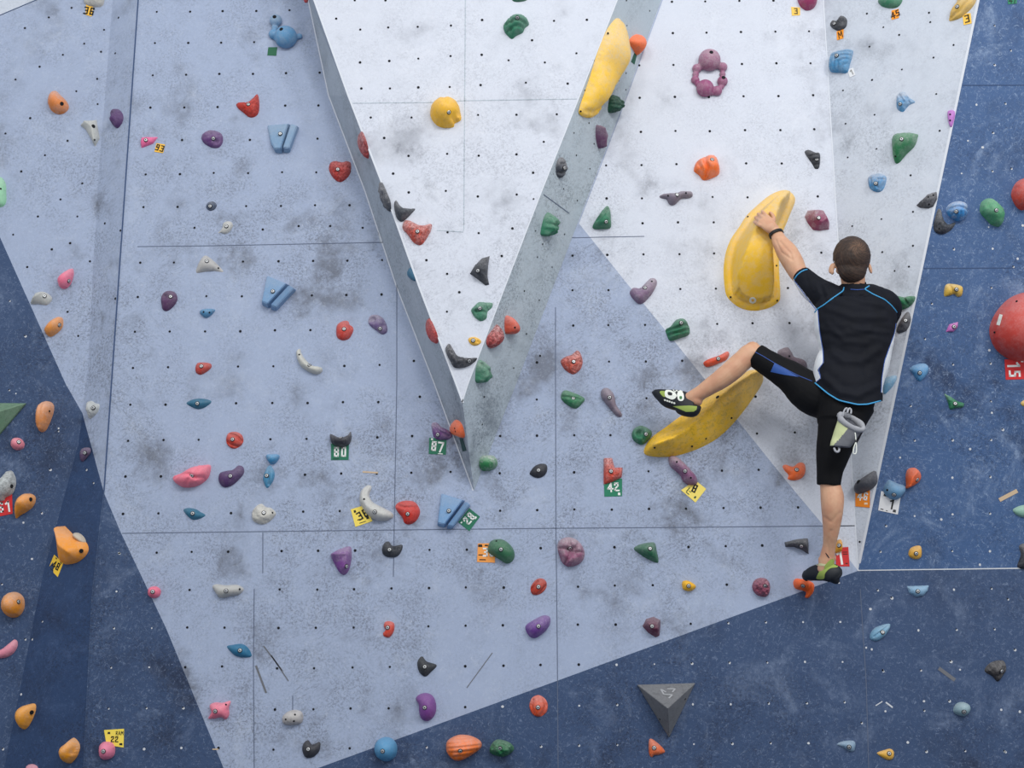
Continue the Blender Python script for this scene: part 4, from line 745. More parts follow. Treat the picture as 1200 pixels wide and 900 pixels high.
hold(3, 1, [(890, 790), (905, 765), (950, 745), (1000, 748), (1040, 765), (1057, 785), (1050, 810), (1010, 840), (960, 865), (925, 862), (895, 830)], (255, 124, 26), 'large bright orange ribbed hold at the bottom', bolt=(958, 820), ribs=(96, .021, .009), h=.10, chalk=.5, cells=700, dark=.02)
hold(3, 1, [(1098, 830), (1100, 795), (1125, 768), (1160, 770), (1195, 785), (1210, 810), (1190, 835), (1150, 848)], (42, 112, 72), 'green craggy hold right of the orange ribbed hold', bolt=(1144, 808), rough=.2, rscale=50, h=.07)
hold(3, 2, [(88, 70), (90, 45), (115, 15), (145, 12), (162, 30), (158, 60), (130, 85), (100, 87)], (178, 58, 40), 'red brown grooved hold above the purple block hold', bolt=(124, 51), cut=[([(100, 80), (150, 25)], 0.1, 0), ([(92, 62), (120, 25)], 4, .014), ([(125, 84), (158, 45)], 4, .014)], chalk=.2)
hold(3, 2, [(63, 245), (70, 225), (110, 200), (150, 183), (178, 192), (178, 225), (155, 260), (110, 290), (80, 280)], (110, 68, 146), 'purple block hold left of the long vertical panel seam', bolt=(124, 236), h=.06, chalk=.35, dark=.03)
hold(3, 2, [(613, 235), (630, 200), (665, 190), (697, 205), (697, 240), (692, 280), (675, 287), (640, 265)], (98, 44, 70), 'dark maroon faceted hold above the navy paint line', bolt=(656, 236), sharp=True, plateau=[(635, 225), (680, 222), (680, 250), (650, 250)], p=.8, h=.055, chalk=.35)
hold(3, 2, [(798, 35), (805, 22), (830, 22), (863, 45), (850, 65), (825, 70), (803, 60)], (246, 186, 46), 'small bright yellow hold near the navy paint line', bolt=(828, 47), h=.04, chalk=.05)
hold(3, 2, [(1128, 45), (1140, 18), (1165, 7), (1195, 12), (1212, 40), (1208, 80), (1190, 97), (1155, 90), (1135, 70)], (150, 78, 102), 'maroon pebbled hold left of the climber\'s lower foothold', bolt=(1185, 47), rough=.2, rscale=70, h=.055, dark=.4)
hold(3, 2, [(82, 600), (95, 570), (125, 558), (155, 575), (168, 605), (160, 640), (130, 660), (100, 650), (85, 625)], (220, 84, 46), 'orange red shell hold with ribbed sides on the navy wall', bolt=(122, 616), cut=[([(100, 580), (92, 605), (105, 645)], 4, .014), ([(150, 575), (158, 605), (140, 650)], 5, .016), ([(130, 565), (125, 590)], 4, .008)], chalk=.4)
pyramid(3, 2, [(587, 510), (858, 502), (735, 757)], (730, 620), .16, (112, 114, 118), 'large grey three-sided pyramid volume with a white emblem', 'climbing_volume', [(693, 671), (812, 577)], [[(722, 560-15), (697, 535-3), (712, 556), (752, 558), (735, 574)], [(728, 530), (765, 530), (752, 545)]])
hold(3, 2, [(645, 765), (680, 780), (718, 822), (690, 838), (668, 840), (655, 850), (643, 830)], (226, 108, 58), 'small orange triangular hold under the grey pyramid volume', bolt=(666, 806), chalk=.3)
hold(3, 3, [(123, 25), (135, 10), (160, 12), (180, 15), (205, 25), (220, 45), (215, 75), (195, 100), (178, 97), (183, 75), (160, 65), (135, 58), (125, 45)], (255, 106, 28), 'bright orange hook hold under the toe of the climber\'s lower shoe', bolt=(164, 46), cut=[([(192, 22), (188, 70)], 5, .015)], h=.08, chalk=.15, key='foothold')
hold(3, 3, [(652, 47), (700, 45), (757, 43), (750, 70), (730, 92), (695, 97), (665, 80)], (130, 172, 204), 'pale blue half-moon hold on the lower blue wall', bolt=(702, 72), sharp=True, p=.5)
hold(3, 3, [(480, 275), (500, 245), (540, 228), (573, 224), (572, 245), (550, 280), (515, 303), (485, 298)], (118, 166, 196), 'pale blue leaf hold on the lower blue wall', bolt=(537, 264), cut=[([(495, 285), (560, 235)], 4, .008)])
hold(3, 3, [(1018, 445), (1040, 410), (1080, 395), (1110, 400), (1120, 435), (1105, 465), (1080, 495), (1055, 470)], (60, 58, 60), 'dark grey rocky hold near the right edge of the lower wall', bolt=(1093, 446), rough=.14, dark=.5)
hold(3, 3, [(872, 630), (885, 600), (915, 590), (948, 605), (950, 635), (925, 657), (890, 650)], (142, 172, 182), 'pale teal round hold at the lower right', bolt=(918, 637), h=.05)
hold(3, 3, [(325, 790), (350, 775), (400, 772), (412, 790), (405, 820), (385, 822), (355, 805)], (128, 158, 184), 'pale blue small hold at the bottom right', bolt=(380, 802))
hold(3, 3, [(512, 830), (550, 815), (575, 810), (592, 825), (588, 855), (565, 863), (540, 852)], (232, 178, 66), 'small mustard yellow hold at the bottom edge, right side', bolt=(568, 832))
# ------------------------------------------------------------------ route cards
YC, OC, GC, RC, WC = (246, 190, 62), (250, 156, 38), (28, 112, 84), (206, 40, 44), (226, 226, 228)
INK = (24, 26, 24); WH = (238, 240, 238)
card(0, 0, [(404, 22), (437, 32), (430, 78), (402, 70)], YC, 'small yellow card reading 36 under the grey hold at the top edge', [('36', .5, .55, .75, 8, INK)])
card(0, 0, [(734, 672), (774, 678), (765, 718), (724, 712)], YC, 'small yellow card reading 93 beside the small pink wedge hold', [('93', .5, .5, .75, -8, INK)])
card(0, 1, [(58, 222), (100, 222), (95, 262), (53, 260)], (24, 98, 66), 'blank small green tag below the light blue bubble hold')
card(0, 2, [(572, 248), (584, 258), (573, 302), (557, 290)], (30, 84, 66), 'dark green tag on the right wedge face below the orange teardrop')
card(0, 3, [(108, 33), (150, 36), (150, 72), (112, 74)], (246, 200, 90), 'pale yellow card reading 3 at the top left of the white right panel', [('3', .5, .5, .7, 0, (90, 80, 40))])
card(0, 3, [(322, 148), (355, 138), (354, 180), (324, 189)], OC, 'orange card marked M below the black knobbly hold', [('M', .5, .5, .75, 8, (90, 60, 20))])
card(0, 3, [(580, 50), (613, 42), (614, 84), (580, 94)], OC, 'orange card reading 45 below the green hold at the top edge', [('45', .5, .5, .7, 12, (60, 40, 20))])
card(0, 3, [(912, 68), (950, 62), (955, 110), (918, 118)], (250, 200, 80), 'yellow card reading 3 beside the tan yellow curved hold', [('3', .5, .5, .75, 8, (90, 70, 30))])
card(0, 3, [(372, 326), (400, 318), (410, 352), (384, 364)], (228, 230, 234), 'small white card with a faint 1 below the blue fan-ribbed hold', [('1', .55, .5, .6, 12, (150, 150, 150))])
card(0, 3, [(1120, -25), (1168, -25), (1165, 17), (1125, 20)], (32, 128, 92), 'green card cut by the top edge on the blue wall', [('47', .5, .6, .6, 0, (16, 60, 44))])
card(1, 3, [(1108, 785), (1240, 782), (1245, 876), (1114, 880)], RC, 'red card reading 15 sideways under the big red ball hold', [('15', .32, .5, .60, -90, WH)], [(.62, .12, .1, .08)], ink=WH)
card(2, 0, [(-40, 520), (57, 514), (60, 608), (-36, 628)], RC, 'red card reading 61 at the left edge', [('61', .6, .60, .46, 5, WH)])
card(2, 0, [(255, 800), (298, 840), (272, 905), (230, 862)], (248, 204, 60), 'yellow card reading 48 hanging from the big orange horn hold', [('48', .5, .5, .55, 12, INK)], [(.2, .1, .15, .08), (.7, .1, .2, .06), (.4, .92, .3, .05)])
card(2, 1, [(352, 280), (436, 280), (434, 356), (352, 357)], GC, 'green card reading 80 under the black bowl-shaped hold', [('80', .5, .52, .62, 0, WH)], [(.3, .93, .4, .05)], ink=(18, 60, 48))
card(2, 1, [(812, 252), (893, 258), (890, 332), (810, 328)], GC, 'green card reading 87 under the purple swirled hold', [('87', .48, .52, .62, -2, WH)], [(.15, .08, .12, .1), (.7, .95, .3, .05)], ink=WH)
card(2, 1, [(444, 588), (510, 568), (546, 643), (466, 670)], (246, 220, 96), 'yellow card reading 36 under the bone white claw hold', [('36', .62, .48, .48, 12, INK)], [(.2, .18, .16, .14), (.9, .72, .2, .16), (.3, .68, .22, .06), (.5, .88, .5, .04)])
card(2, 1, [(1000, 582), (1050, 622), (1000, 690), (948, 648)], GC, 'green card reading 28 tilted beside the lowest blue grooved slab', [('28', .45, .48, .5, 88, WH)], [(.78, .2, .14, .14), (.2, .9, .1, .1)], ink=WH)
card(2, 1, [(1040, 748), (1122, 746), (1120, 838), (1036, 834)], (246, 160, 76), 'orange card reading 30 under the smooth green hold', [('30', .62, .48, .5, 0, WH)], [(.15, .12, .25, .14), (.5, .1, .2, .08), (.2, .62, .3, .06), (.3, .88, .4, .06)])
card(2, 1, [(955, 252), (970, 255), (988, 312), (970, 316)], (32, 66, 66), 'dark green strip tag below the bright orange hold near the wedge tip', pl=vl_plane(510))
card(2, 2, [(430, 444), (516, 444), (516, 526), (433, 528)], (22, 122, 90), 'green card reading 42 under the coral L-shaped hold', [('42', .5, .48, .5, 0, WH)], [(.82, .86, .14, .14)], ink=WH)
card(2, 2, [(860, 452), (910, 492), (860, 556), (792, 498)], (246, 222, 110), 'yellow card reading 8 under the long maroon bean hold', [('8', .4, .42, .5, 14, INK)], [(.85, .78, .14, .14), (.1, .7, .08, .3), (.25, .88, .3, .05), (.3, .72, .2, .04)], ink=(30, 70, 40))
card(2, 3, [(410, 496), (478, 492), (478, 580), (410, 574)], (236, 134, 24), 'orange card reading 46 under the charcoal half-moon hold', [('46', .5, .38, .5, -6, WH)], [(.75, .82, .25, .12)], ink=(240, 214, 180))
card(2, 3, [(530, 502), (622, 526), (608, 612), (516, 592)], WC, 'white card reading 1 under the light blue half-round hold', [('1', .62, .52, .5, 0, INK)], [(.2, .16, .14, .12), (.82, .84, .16, .14), (.2, .9, .16, .05), (.45, .92, .1, .04)], ink=(60, 60, 64))
card(2, 3, [(318, 768), (376, 764), (382, 855), (318, 855)], RC, 'red card reading 1 beside the climber\'s lower ankle', [('1', .3, .52, .72, 4, WH)], [(.75, .25, .4, .04), (.75, .36, .4, .04), (.78, .86, .2, .05)])
card(3, 0, [(488, 722), (582, 716), (580, 804), (500, 792)], (246, 220, 88), 'yellow card marked RAM and 22 behind the pink cushion hold', [('RAM', .72, .18, .26, 4, INK), ('22', .5, .6, .4, 0, INK)], [(.2, .2, .14, .14), (.85, .9, .16, .14)])
# ------------------------------------------------------------------ the climber
PX = 237.0
ROOT = at(966, 684, .2)
root = bpy.data.objects.new('climber', None); COL.objects.link(root); root.location = ROOT
root.name = 'person'
tag(root, 'person climbing with back turned, black shirt with light blue piping and black knee-length tights', 'person')
BACK = Vector((0, -1, 0))
def rings(bm, secs, K=20, cap=True):
    """closed tube; secs: (centre, side radius, depth radius)"""
    cs = [s[0] for s in secs]; prev = []
    R = []
    if cap:
        def capr(i, j, out):
            c, a, b = secs[i]; t = (c-cs[j]).normalized(); m = min(a, b)
            return [(c+t*m*math.sin(q)*.8, a*math.cos(q), b*math.cos(q)) for q in ((.5, 1.0, 1.35) if out else (1.35, 1.0, .5))]
        secs = capr(0, 1, False)+list(secs)+capr(-1, -2, True)
        cs = [s[0] for s in secs]
    n = len(secs)
    for i, (c, a, b) in enumerate(secs):
        t = (cs[min(i+1, n-1)]-cs[max(i-1, 0)]).normalized()
        ref = BACK if abs(t.dot(BACK)) < .93 else Vector((0, 0, 1))
        s = t.cross(ref).normalized(); d = s.cross(t).normalized()
        if prev and s.dot(prev[0]) < 0: s = -s; d = -d
        prev = [s]
        R.append([bm.verts.new(c+s*a*math.cos(k*2*math.pi/K)+d*b*math.sin(k*2*math.pi/K)) for k in range(K)])
    for r1, r2 in zip(R, R[1:]):
        for k in range(K): bm.faces.new((r1[k], r1[(k+1) % K], r2[(k+1) % K], r2[k]))
    bm.faces.new(R[0][::-1]); bm.faces.new(R[-1])
def smoothpath(secs, n=4):
    """Catmull-Rom through the sections"""
    P = [np.array([*s[0], s[1], s[2]]) for s in secs]; P = [2*P[0]-P[1]]+P+[2*P[-1]-P[-2]]; out = []
    for i in range(1, len(P)-2):
        a, b, c, d = P[i-1:i+3]
        for j in range(n):
            t = j/n; out.append(.5*(2*b+(-a+c)*t+(2*a-5*b+4*c-d)*t*t+(-a+3*b-3*c+d)*t**3))
    out.append(P[-2]); return [(Vector(o[:3]), max(o[3], .002), max(o[4], .002)) for o in out]
def L(secs, n=4, k=1.0):                     # (px, py, depth, side radius px, depth radius m)
    return smoothpath([(at(s[0], s[1], s[2]), s[3]/PX*k, (s[4] if len(s) > 4 else s[3]/PX)*k) for s in secs], n)
def ell(bm, c, r, rot=None, seg=28):
    M = Matrix.Translation(c) @ (rot.to_matrix().to_4x4() if rot else Matrix()) @ Matrix.Diagonal((*r, 1))
    bmesh.ops.create_uvsphere(bm, u_segments=seg, v_segments=seg//2, radius=1, matrix=M)
def fuse(bm, name, vox, mats, it=4, disp=None, cut=None, fm=None, parent=None):
    bmesh.ops.recalc_face_normals(bm, faces=bm.faces)
    me = bpy.data.meshes.new(name); bm.to_mesh(me); bm.free()
    o = bpy.data.objects.new(name, me); COL.objects.link(o)
    md = o.modifiers.new('r', 'REMESH'); md.mode = 'VOXEL'; md.voxel_size = vox
    s = o.modifiers.new('s', 'SMOOTH'); s.iterations = it; s.factor = .5
    m2 = bpy.data.meshes.new_from_object(o.evaluated_get(bpy.context.evaluated_depsgraph_get())); o.modifiers.clear()
    o.data = m2; m2.name = name
    if disp:
        co = [v.co+v.normal*disp(v.co, v.normal) for v in m2.vertices]
        for v, c in zip(m2.vertices, co): v.co = c
    if cut:
        b = bmesh.new(); b.from_mesh(m2)
        bmesh.ops.delete(b, geom=[f for f in b.faces if cut(f.calc_center_median())], context='FACES'); b.to_mesh(m2); b.free()
    m2.materials.clear()
    for m in mats: m2.materials.append(m)
    if fm:
        for p in m2.polygons: p.material_index = fm(p.center, p.normal)
    m2.polygons.foreach_set('use_smooth', [True]*len(m2.polygons)); m2.update()
    bv = BVHTree.FromPolygons([v.co.copy() for v in m2.vertices], [tuple(p.vertices) for p in m2.polygons])
    par = parent or root; own(o, par)
    return o, bv
def worldloc(o):
    v = Vector()
    while o: v += o.location; o = o.parent
    return v
def own(o, par):                              # mesh is in world coordinates: move its origin onto the parent's
    o.data.transform(Matrix.Translation(-worldloc(par))); o.parent = par
def hit(bv, px, py):
    r = bv.ray_cast(CAM, ray(px, py)); return (r[0], r[1]) if r[0] else (None, None)
def piping(name, bvs, pts, r, m, par, sub=5):
    P = []
    for a, b in zip(pts, pts[1:]):
        for j in range(sub): P.append((a[0]+(b[0]-a[0])*j/sub, a[1]+(b[1]-a[1])*j/sub))
    P.append(pts[-1]); Q = []
    for x, y in P:
        h = None
        for bv in bvs:
            q, n = hit(bv, x, y)
            if q and (h is None or (q-CAM).length < (h[0]-CAM).length): h = (q, n)
        if h: Q.append(h[0]-ray(x, y)*r*.35)
    if len(Q) < 3: return
    Q2 = [Q[0]]+[(Q[i-1]+Q[i]*2+Q[i+1])/4 for i in range(1, len(Q)-1)]+[Q[-1]]
    bm = bmesh.new(); rings(bm, [(q, r, r) for q in Q2], 8, False); bmesh.ops.recalc_face_normals(bm, faces=bm.faces)
    me = bpy.data.meshes.new(name); bm.to_mesh(me); bm.free(); me.materials.append(m); me.polygons.foreach_set('use_smooth', [True]*len(me.polygons))
    o = bpy.data.objects.new(name, me); COL.objects.link(o); own(o, par); return o
def decal(name, bvs, poly, m, par, off=.0018, s=1.1, smooth=True):
    """a thin patch sewn onto a surface; outline given where the photo shows it"""
    bd = resample(catmull(poly, 5) if smooth else [p for p in poly], s)
    if not smooth:
        bd = []
        for i in range(len(poly)):
            a, b = poly[i], poly[(i+1) % len(poly)]; k = max(1, int(math.dist(a, b)/s)); bd += [(a[0]+(b[0]-a[0])*j/k, a[1]+(b[1]-a[1])*j/k) for j in range(k)]
    X = [a[0] for a in bd]; Y = [a[1] for a in bd]; g = np.array([(x, y) for x in np.arange(min(X), max(X), s) for y in np.arange(min(Y), max(Y), s)])
    if len(g): g = g[inside(g, bd) & (dist_poly(g, bd) > .4*s)]
    nb = len(bd); vv, ee, ff, *_ = geometry.delaunay_2d_cdt([Vector(a) for a in bd]+[Vector(a) for a in g], [(i, (i+1) % nb) for i in range(nb)], [], 1, 1e-6)
    V = []; ok = []
    for a in vv:
        h = None
        for bv in bvs:
            q, n = hit(bv, a.x, a.y)
            if q and (h is None or (q-CAM).length < (h-CAM).length): h = q
        ok.append(h is not None); V.append((h if h else CAM)-ray(a.x, a.y)*off)
    F_ = [f for f in ff if all(ok[i] for i in f) and max((V[f[i]]-V[f[i-1]]).length for i in range(3)) < .07]
    if not F_: return
    o = mesh_obj(name, V, F_, m, True); own(o, par); return o
def cloth(name, c, rough=.75, b=.25):
    k = NT(name); tc = k.n('TexCoord'); P = tc.outputs['Object']
    f = k.ramp(k.noise(P, 7, 4, .6, .6), .3, .7)
    k.l(k.mix(k.math('MULTIPLY', f, .5), lin(c), lin(tuple(min(255, v*1.3+3) for v in c))), k.b.inputs['Base Color'])
    k.b.inputs['Roughness'].default_value = rough; k.b.inputs['Specular IOR Level'].default_value = .3
    k.b.inputs['Specular IOR Level'].default_value = .22
    k.bump(k.noise(P, 380, 3), b, .001); return k.m
kk = NT('skin'); tc = kk.n('TexCoord'); P_ = tc.outputs['Object']
kk.l(kk.mix(kk.ramp(kk.noise(P_, 14, 4, .6), .35, .65, 0, .6), lin((214, 168, 136)), lin((198, 140, 112))), kk.b.inputs['Base Color'])
kk.b.inputs['Roughness'].default_value = .5; kk.b.inputs['Subsurface Weight'].default_value = .08; kk.b.inputs['Subsurface Scale'].default_value = .01
kk.b.inputs['Subsurface Radius'].default_value = (1, .4, .25)
kk.bump(kk.noise(P_, 220, 4), .15, .001); M_SKIN = kk.m
M_SHIRT = cloth('black_jersey', (13, 16, 25)); M_PANEL = cloth('white_jersey', (214, 220, 228)); M_TIGHT = cloth('black_tights', (8, 9, 13), .75)
M_CYAN = flat('blue_piping', (66, 160, 214), .5); M_BLUEP = flat('blue_panel', (44, 84, 158), .6); M_BLUED = flat('dark_blue_seam', (58, 92, 170), .6)
M_RUBBER = flat('shoe_rubber', (24, 28, 36), .55, 0, .2, 120); M_LIME = flat('lime_suede', (150, 170, 84), .8, 0, .3, 300); M_SWH = flat('shoe_white', (232, 236, 228), .6)
def bv_of(o):
    M = o.matrix_world.copy()
    if o.parent is None: M = Matrix.LocRotScale(o.location, o.rotation_euler, o.scale)
    return BVHTree.FromPolygons([M @ v.co for v in o.data.vertices], [tuple(p.vertices) for p in o.data.polygons])
BV2 = bv_of(HOLDS['vol2']); BVG = bv_of(HOLDS['gsh'])
# ---- body
def groove(c):
    x, y = proj(c)
    if 270 < y < 312 and 900 < x < 940:
        P = np.array([(x, y)]); return -.004*math.exp(-(dist_poly(P, [(914, 283), (920, 290), (927, 297), (928, 304)], False)[0]/1.6)**2)-.003*math.exp(-(dist_poly(P, [(909, 281), (915, 295), (926, 303)], False)[0]/1.4)**2)
    g = 0
    if 600 < y < 670 and 950 < x < 990: g -= .003*math.exp(-(dist_poly(np.array([(x, y)]), [(974, 622), (970, 636), (971.5, 652)], False)[0]/1.6)**2)
    if 580 < y < 640 and 950 < x < 995: g -= .0022*math.exp(-(dist_poly(np.array([(x, y)]), [(966, 606), (974, 612), (984, 601)], False)[0]/2)**2)
    return g
bm = bmesh.new()
rings(bm, L([(1001, 347, .435, 20, .055), (1002, 355, .43, 36, .075), (1003, 375, .42, 39, .09), (1003, 400, .42, 35, .09), (1000, 430, .41, 31, .085), (993, 455, .40, 30, .09), (990, 474, .40, 28, .09)]))
rings(bm, L([(1001, 346, .435, 12, .05), (1000, 333, .455, 13.6, .062), (999, 322, .48, 14, .066), (998.5, 312, .50, 14, .07)]))
HC = at(998, 304, .50)
ell(bm, HC, (.083, .098, .098)); ell(bm, at(998, 315, .465), (.062, .075, .078))                    # skull, jaw block
ell(bm, at(998, 326, .415), (.030, .022, .020)); ell(bm, at(998, 331, .425), (.024, .02, .014))      # mouth, chin
ell(bm, HC+Vector((0, .098, -.034)), (.013, .024, .019)); rings(bm, [(HC+Vector((0, .092, .004)), .008, .01), (HC+Vector((0, .110, -.026)), .010, .012)], 10)   # nose
for s in (-1, 1):
    ell(bm, HC+Vector((s*.031, .084, -.002)), (.017, .012, .010)); ell(bm, HC+Vector((s*.033, .088, .018)), (.024, .008, .006))     # eye, brow
    ell(bm, HC+Vector((s*.04, .07, -.035)), (.024, .02, .02))                                        # cheek
ell(bm, at(974.6, 314.5, .475), (.009, .018, .029), Euler((.2, .15, .55))); ell(bm, at(975.5, 319, .48), (.008, .012, .014)); ell(bm, at(1019.8, 314.5, .475), (.008, .017, .028), Euler((.2, -.12, -.5)))
# left arm
rings(bm, L([(977, 352, .42, 14), (962, 342, .39, 13), (948, 331, .355, 11.8), (936, 320, .335, 11.2), (929.5, 308, .325, 12.6), (922, 295, .31, 12.5), (914.5, 284, .29, 10, .036), (910, 274, .272, 7.2, .025), (907, 270, .265, 7.0, .023)]))
ell(bm, at(934, 312, .335), (.036, .036, .05), Euler((0, -.6, 0)))
# left hand: palm, four fingers over the ridge, thumb
def on2(x, y, off):
    q, n = hit(BV2, x, y); return (q if q else at(x, y, .15))-ray(x, y)*off
def dep(p): return -p.y
dk = max(dep(on2(893, 258, .028)), .20)
rings(bm, L([(908, 271, .262, 7.2, .022), (903, 266, dk+.025, 8.4, .020), (898.5, 261.5, dk+.016, 9.4, .018), (894.5, 257.5, dk+.010, 9.6, .014)]))
KN = [(889.6, 263.4), (891.8, 259.6), (895.0, 256.4), (898.8, 253.8)]           # little .. index knuckles
LEN = [(2.8, 2.4, 2.0), (3.4, 2.9, 2.2), (3.6, 3.0, 2.4), (3.4, 2.8, 2.2)]
DIR = [(-.80, -.45), (-.76, -.58), (-.72, -.66), (-.66, -.74)]
for (kx, ky), ln, (dx, dy) in zip(KN, LEN, DIR):
    j = [(kx-dx*3, ky-dy*3, dk+.014), (kx, ky, dk+.015)]; x, y = kx, ky
    pts = [(at(*j[0]), .0095, .0095), (at(*j[1]), .0105, .0100)]
    for i, q in enumerate(ln):
        x += dx*q; y += dy*q; s_ = on2(x, y, (.0125, .0105, .0085)[i]); r = (.0095, .0088, .0074)[i]; pts.append((s_, r, r))
    rings(bm, smoothpath(pts, 3), 12)
th = [(905, 263, dk+.012, .0125), (906.5, 257.5, dk+.004, .0115), (905.5, 252.5, None, .0102), (902.5, 249, None, .0085)]
rings(bm, smoothpath([(at(x, y, d) if d else on2(x, y, .011), r, r) for x, y, d, r in th], 3), 12)
# right arm, bent in front of the chest; hand on the green hold
rings(bm, L([(1030, 354, .42, 12.5), (1034, 362, .36, 12), (1034, 374, .29, 11), (1032, 381, .235, 10.5), (1038, 375, .20, 10), (1046, 366, .165, 8.5), (1050, 357, .135, 7, .024)]))
rings(bm, [(at(1050, 357, .135), .030, .020), (at(1052, 352, .125), .038, .016), (at(1054, 348.5, .115), .038, .012)], 16)
for i, (kx, ky) in enumerate([(1048, 349.5), (1051.5, 347.5), (1055, 346.6), (1058.5, 347.6)]):
    p = [(at(kx, ky+3, .118), .0095, .0095), (at(kx, ky, .115), .010, .010), (at(kx+.6, ky-2.5, .095), .009, .009), (at(kx+.9, ky-1.5, .068), .0082, .0082), (at(kx+.9, ky+.6, .05), .007, .007)]
    rings(bm, smoothpath(p, 3), 12)
rings(bm, smoothpath([(at(1044, 358, .12), .012, .012), (at(1043, 354, .095), .011, .011), (at(1045, 352, .07), .009, .009)], 3), 12)
# legs
rings(bm, L([(985, 466, .38, 18), (950, 459, .36, 16), (926, 442, .345, 13), (906, 429.5, .335, 11.5), (893, 420.5, .33, 11.6), (880.5, 414.5, .325, 12.6), (871, 422, .32, 12.4), (859, 433, .31, 12.6), (846, 443.5, .295, 11.8), (834, 451.5, .275, 10.4), (822, 459.5, .255, 8.9), (814, 464.5, .24, 8.6), (807, 468, .225, 8)]))
ell(bm, at(881.5, 409, .305), (.040, .05, .036))
ell(bm, at(813, 465.5, .255), (.016, .014, .016)); rings(bm, L([(816, 468, .235, 9, .04), (806, 471, .215, 8.5, .036), (795, 470, .205, 7, .032), (780, 466, .19, 5.5, .028)]))
rings(bm, L([(993, 480, .405, 20), (985, 500, .41, 21), (977, 530, .40, 17), (972.5, 556, .385, 12.5), (973, 568, .375, 11.8), (975.2, 582, .375, 13.2, .056), (975.4, 595, .37, 12.6, .056), (974.8, 610, .35, 10.8, .048), (973.5, 625, .325, 8.8, .040), (971.8, 639, .295, 7.4, .034), (970, 650, .275, 8.2, .034), (968.5, 660, .262, 9, .036), (967, 668, .25, 9, .034)]))
ell(bm, at(962.5, 656, .262), (.015, .018, .017)); ell(bm, at(977, 654, .258), (.012, .016, .016))
rings(bm, L([(968, 669, .25, 10, .035), (958, 672, .19, 8, .032), (949, 675, .14, 6, .03)]))
body, BVB = fuse(bm, 'body', .0042, [M_SKIN], 3, lambda c, n: .0007*noise.noise(c*35)+groove(c)); body['label'] = 'bare arms, lower legs, neck and ears'
# ---- hair
bm = bmesh.new()
ell(bm, HC+Vector((0, -.004, .012)), (.091, .104, .103)); ell(bm, at(998.5, 314.5, .512), (.072, .066, .078))
def hcut(c):
    x, y = proj(c); rel = c-HC
    if y > 331.5: return True
    return rel.y > .055 and rel.z < .045 or rel.y > .0 and rel.z < -.005
def hnoise(c, n):
    r = c-(HC+Vector((.004, -.085, .055))); a = math.atan2(r.x, r.z); return .0016*noise.noise(Vector((a*6, r.length*25, 2)))+.0012*noise.noise(c*90)
hk = NT('short_brown_hair'); tc = hk.n('TexCoord'); P_ = tc.outputs['Object']
crown = HC+Vector((.006, -.098, .030))-ROOT
mp = hk.n('Mapping'); mp.inputs['Location'].default_value = -crown; hk.l(P_, mp.inputs['Vector'])
ln = hk.n('VectorMath', operation='LENGTH'); hk.l(mp.outputs[0], ln.inputs[0])
near = hk.ramp(ln.outputs['Value'], .055, .01)
sep = hk.n('SeparateXYZ'); hk.l(mp.outputs[0], sep.inputs[0])
ang = hk.math('ARCTAN2', sep.outputs[0], sep.outputs[2]); sw = hk.math('ADD', ang, hk.math('MULTIPLY', ln.outputs['Value'], 22))
cb = hk.n('CombineXYZ'); hk.l(hk.math('MULTIPLY', hk.math('SINE', sw, 0), 5), cb.inputs[0]); hk.l(hk.math('MULTIPLY', hk.math('COSINE', sw, 0), 5), cb.inputs[1]); hk.l(hk.math('MULTIPLY', ln.outputs['Value'], 12), cb.inputs[2])
st = hk.ramp(hk.noise(cb.outputs[0], 2.4, 6, .7, .4), .40, .62)
col = hk.mix(hk.math('MULTIPLY', st, .75), lin((34, 24, 20)), lin((88, 64, 50)))
col = hk.mix(hk.math('MULTIPLY', near, hk.math('MULTIPLY', st, .7)), col, lin((140, 104, 80)))
hk.l(col, hk.b.inputs['Base Color']); hk.b.inputs['Roughness'].default_value = .6; hk.bump(hk.noise(cb.outputs[0], 5, 4), .6, .003)
hair, _ = fuse(bm, 'hair', .0045, [hk.m], 14, hnoise, hcut)
# ---- shirt
SEAM = [(362, 958), (383, 960), (391, 961), (411, 964.5), (425, 965), (433, 958), (443, 962), (449, 955)]
RSEAM = [(376, 1052), (391, 1048.5), (409, 1042), (423, 1037), (442, 1034), (455, 1033)]
HEM = [(940, 446), (955, 449.5), (970, 462), (983, 470), (1005, 475), (1017, 474.5), (1032, 470.5), (1045, 466)]
bm = bmesh.new()
rings(bm, L([(1000, 331.5, .455, 14.6, .067), (1000.5, 337, .45, 16.5, .075), (1002, 343, .44, 30, .092), (1003, 350, .43, 40, .108), (1002.5, 364, .425, 47.5, .125), (1002, 385, .42, 47.5, .13), (1002.3, 400, .42, 44.2, .128), (1001, 420, .415, 41, .122), (995.5, 436, .41, 41.5, .13), (993.5, 451, .41, 40.5, .142), (994.5, 470, .41, 38.5, .15), (994, 486, .41, 38, .15)], 5), 28, False)
rings(bm, L([(984, 356, .425, 19), (968, 347, .40, 17.5), (954, 338.5, .37, 16), (943.4, 327.4, .35, 13.4), (938.2, 320.8, .338, 11.4)]), 22, False)
rings(bm, L([(1024, 353, .43, 17.5), (1036, 357, .41, 18.2), (1041, 363, .35, 16), (1040, 370, .29, 14), (1038, 375, .265, 13)]), 22, False)
